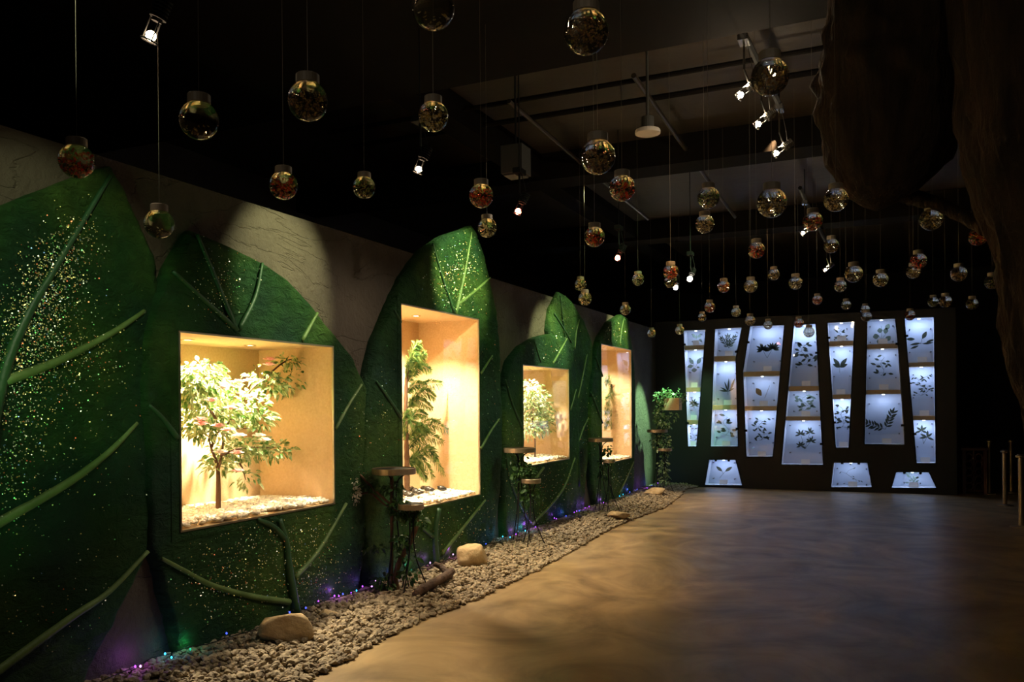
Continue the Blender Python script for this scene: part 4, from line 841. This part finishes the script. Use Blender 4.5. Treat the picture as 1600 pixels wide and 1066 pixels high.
# bright track lights at upper right
P0 = [(1163, 144, 5.3, 'bright track light highest in the photo, beside the large dark jar'), (1190, 190, 5.9, 'bright track light in the middle, with several glowing rings'), (1218, 236, 6.9, 'bright track light below the ribbed adapter, third of the bright three'), (1258, 362, 10.4, 'bright spot lamp beside the jar with red content, farther back'), (1292, 420, 13.0, 'small bright spot lamp farthest back, above the fourth and fifth case')]
TZ = 3.55; tp = []
for i, (a, b, Y, lab) in enumerate(P0):
    r = ray(a, b); p = CP+r*((TZ-CAMZ)/r.z); tp.append(p);
    head('track_light', lab, p, p+Vector((-1.2, -.35, -.9)), 'bulb_white', (90, 60, 60, 50, 40)[i], NEUT, 46, glow=(6, 5, 4.5, 2.5, 1.2)[i], k=1.25, bulbr=.02)
m = MB(); m.tube([(p.x, p.y, TZ+.385) for p in [tp[0]+(tp[0]-tp[2])*.15]+tp[:3]+[tp[2]+(tp[2]-tp[0])*.1]], .024, 6)
m.tube([(p.x, p.y, TZ+.385) for p in [tp[3]-Vector((0, .6, 0))]+tp[3:]+[tp[4]+Vector((0, .4, 0))]], .024, 6)
for p in (tp[0], tp[2], tp[3], tp[4]): m.tube([(p.x, p.y, TZ+.385), (p.x, p.y, CEIL)], .006, 5)
tag(m.build('track_rail', 'rail'), 'black lighting rail carrying the three bright track lights at upper right', 'lighting rail')
# pendant dome, speaker box, conduits
c = atD(1012, 203, 6.6); t = thing('dome_lamp', 'white round dome lamp, unlit, under the ceiling right of centre', 'ceiling lamp', c)
m = MB(); m.lathe([(.095, 0), (.10, -.01), (.10, -.03), (.09, -.034), (.02, -.034)], c, 28); m.build('lamp_shade', 'dome', t)
m = MB(); m.lathe([(.05, 0), (.05, .10), (.03, .11), (.012, .11), (.012, CEIL-c.z)], c, 18); m.build('housing', 'speaker', t)
c = atD(806, 250, 6.6); t = thing('ceiling_speaker', 'dark grey box speaker hanging under the ceiling above the jars, in the middle', 'speaker', c)
m = MB(); m.box(c-Vector((.09, .09, .12)), c+Vector((.09, .09, .10))); m.box(c-Vector((.075, .075, .135)), c+Vector((.075, .075, -.12))); m.build('cabinet', 'speaker', t)
m = MB(); m.tube([c+Vector((0, 0, .10)), c+Vector((0, 0, .22)), Vector((c.x, c.y, CEIL))], .008, 7); m.build('bracket', 'rail', t)
def conduit(p, q, r, lab, mt='pipe'):
    m = MB(); S = spline([p, (Vector(p)+Vector(q))/2+Vector((0, 0, -.01)), q], 8); m.tube(S, r, 8); tag(m.build('conduit', mt), lab, 'pipe')
Y1 = onZ(900, 140, 4.2).y; Y2 = onZ(900, 168, 4.2).y
conduit((-5, Y1, 4.2), (3.5, Y1, 4.2), .022, 'dark conduit across the ceiling, nearer one of the two', 'beam'); conduit((-5, Y2, 4.18), (3.5, Y2, 4.18), .026, 'dark conduit across the ceiling, farther one of the two', 'beam')
a = onZ(990, 118, 4.15); conduit(a, (a.x-.1, a.y+5.5, 4.13), .022, 'pale conduit running away along the ceiling beside the dome lamp')
a = onZ(795, 158, 4.15); conduit(a, (a.x-.1, a.y+5, 4.13), .02, 'thin pale conduit running away along the ceiling above the box speaker')

# ---------------------------------------------------------------- artificial tree at the right
def trunk(name, rows, depth, root, seed):
    """rows: (left px, right px, y px); an irregular barky column of real thickness"""
    m = MB(); n = 96; V = []
    for k, (a, b, yy) in enumerate(rows):
        pl = atD(a, yy, depth); pr = atD(b, yy, depth); c = (pl+pr)/2; hw = (pr-pl).length/2
        for j in range(n):
            th = 6.283*j/n; e = RGT*math.cos(th)+FWD*(math.sin(th)*.8)
            r = hw*(1+.10*noise.noise(Vector((math.cos(th)*3, math.sin(th)*3, k*.35+seed)))+.07*noise.noise(Vector((math.cos(th)*9, math.sin(th)*9, k*.25+seed)))+.03*noise.noise(Vector((math.cos(th)*22, math.sin(th)*22, k*.6+seed))))
            V.append(c+e*r)
    K_ = len(rows); fs = [(i*n+j, i*n+(j+1) % n, (i+1)*n+(j+1) % n, (i+1)*n+j) for i in range(K_-1) for j in range(n)]+[tuple(range(n)), tuple(range((K_-1)*n, K_*n))[::-1]]
    m.add(V, fs); return m.build(name, 'bigbark', root, smooth=True)
def dense(rows, k=5):
    out = []
    for r0, r1 in zip(rows, rows[1:]):
        for i in range(k): out.append(tuple(r0[j]+(r1[j]-r0[j])*i/k for j in range(3)))
    return out+[rows[-1]]
t = thing('artificial_tree', 'dark artificial tree with rough hanging bark at the upper right of the photo', 'artificial tree', atD(1450, 150, 4.5))
trunk('hanging_trunk', dense([(1306, 1600, -180), (1302, 1580, 0), (1294, 1560, 60), (1282, 1540, 110), (1284, 1520, 170), (1296, 1480, 250), (1322, 1430, 300), (1350, 1390, 322), (1368, 1372, 330)]), 4.5, t, 2)
m = MB(); S = spline([atD(1400, 300, 4.6), atD(1440, 312, 4.6), (atD(1490, 330, 4.5)), atD(1540, 360, 4.3)], 8); m.tube(S, [.05-.0008*i+.012*noise.noise(Vector((i*.7, 0, 0))) for i in range(len(S))], 12); m.build('branch', 'bigbark', t, smooth=True)
trunk('trunk', dense([(1490, 1760, -180), (1498, 1750, 60), (1506, 1740, 180), (1518, 1740, 260), (1545, 1740, 350), (1564, 1750, 410), (1570, 1760, 460), (1576, 1770, 540), (1592, 1780, 600), (1612, 1790, 660), (1630, 1800, 760), (1640, 1810, 900), (1645, 1820, 1100)]), 3.9, t, 9)
for ob in t.children:
    pass

# ---------------------------------------------------------------- carved stand and barrier posts at the right
g = onZ(1523, 772, 0); d = (g-CP).dot(FWD); hx = 17*d/F; h = 68*d/F
t = thing('carved_stand', 'dark carved wooden stand in the shade right of the specimen cases', 'wooden stand', g)
M['darkwood'] = mat('dark_red_wood', (.06, .018, .010), .45, col2=(.09, .03, .015), scale=14)
for sx in (-1, 1): m = MB(); m.box(g+Vector((sx*hx*.85-.025, -.03, 0)), g+Vector((sx*hx*.85+.025, .27, h))); m.build('leg', 'darkwood', t)
m = MB(); m.box(g+Vector((-hx*1.1, -.06, h)), g+Vector((hx*1.1, .3, h+.04))); m.build('top', 'darkwood', t)
m = MB()
for k in range(5):
    zc = h*(.15+.17*k)
    for s_ in (-1, 1): S = [g+Vector((s_*(hx*.4+hx*.3*math.cos(q*.785)), .1, zc+h*.09*math.sin(q*.785))) for q in range(9)]; m.tube(S, .012, 6, False)
m.tube([g+Vector((0, .1, .02)), g+Vector((0, .1, h))], .015, 6); m.tube([g+Vector((-hx*.8, .1, h*.06)), g+Vector((hx*.8, .1, h*.06))], .015, 6); m.build('fretwork', 'darkwood', t)
M['post'] = mat('barrier_steel', (.34, .27, .18), .4, .6)
def post(px, ytop, ybase, r, lab, cap=True):
    g = onZ(px, ybase, 0); d = (g-CP).dot(FWD); h = (ybase-ytop)*d/F; t = thing('barrier_post', lab, 'barrier post', g, None)
    m = MB(); m.lathe([(r, 0), (r, h)], g, 14); m.build('pole', 'post', t, smooth=False)
    m = MB(); m.lathe([(r*4, 0), (r*4, .008), (r*2, .016), (r, .02)], g, 20); m.build('base', 'post', t)
    m = MB(); m.lathe([(r, 0), (r*1.9, .01), (r*1.9, .03), (r, .045)], g+Vector((0, 0, h)), 16); m.build('cap', 'post', t)
post(1546, 692, 772, .022, 'slim barrier post with a round cap, just right of the carved wooden stand')
post(1580, 692, 770, .022, 'slim barrier post with a round cap, farther back, second from the right edge')
post(1570, 708, 790, .028, 'barrier post between the two slim round-capped ones, nearer')
post(1596, 716, 824, .030, 'nearest barrier post, at the right edge of the photo')
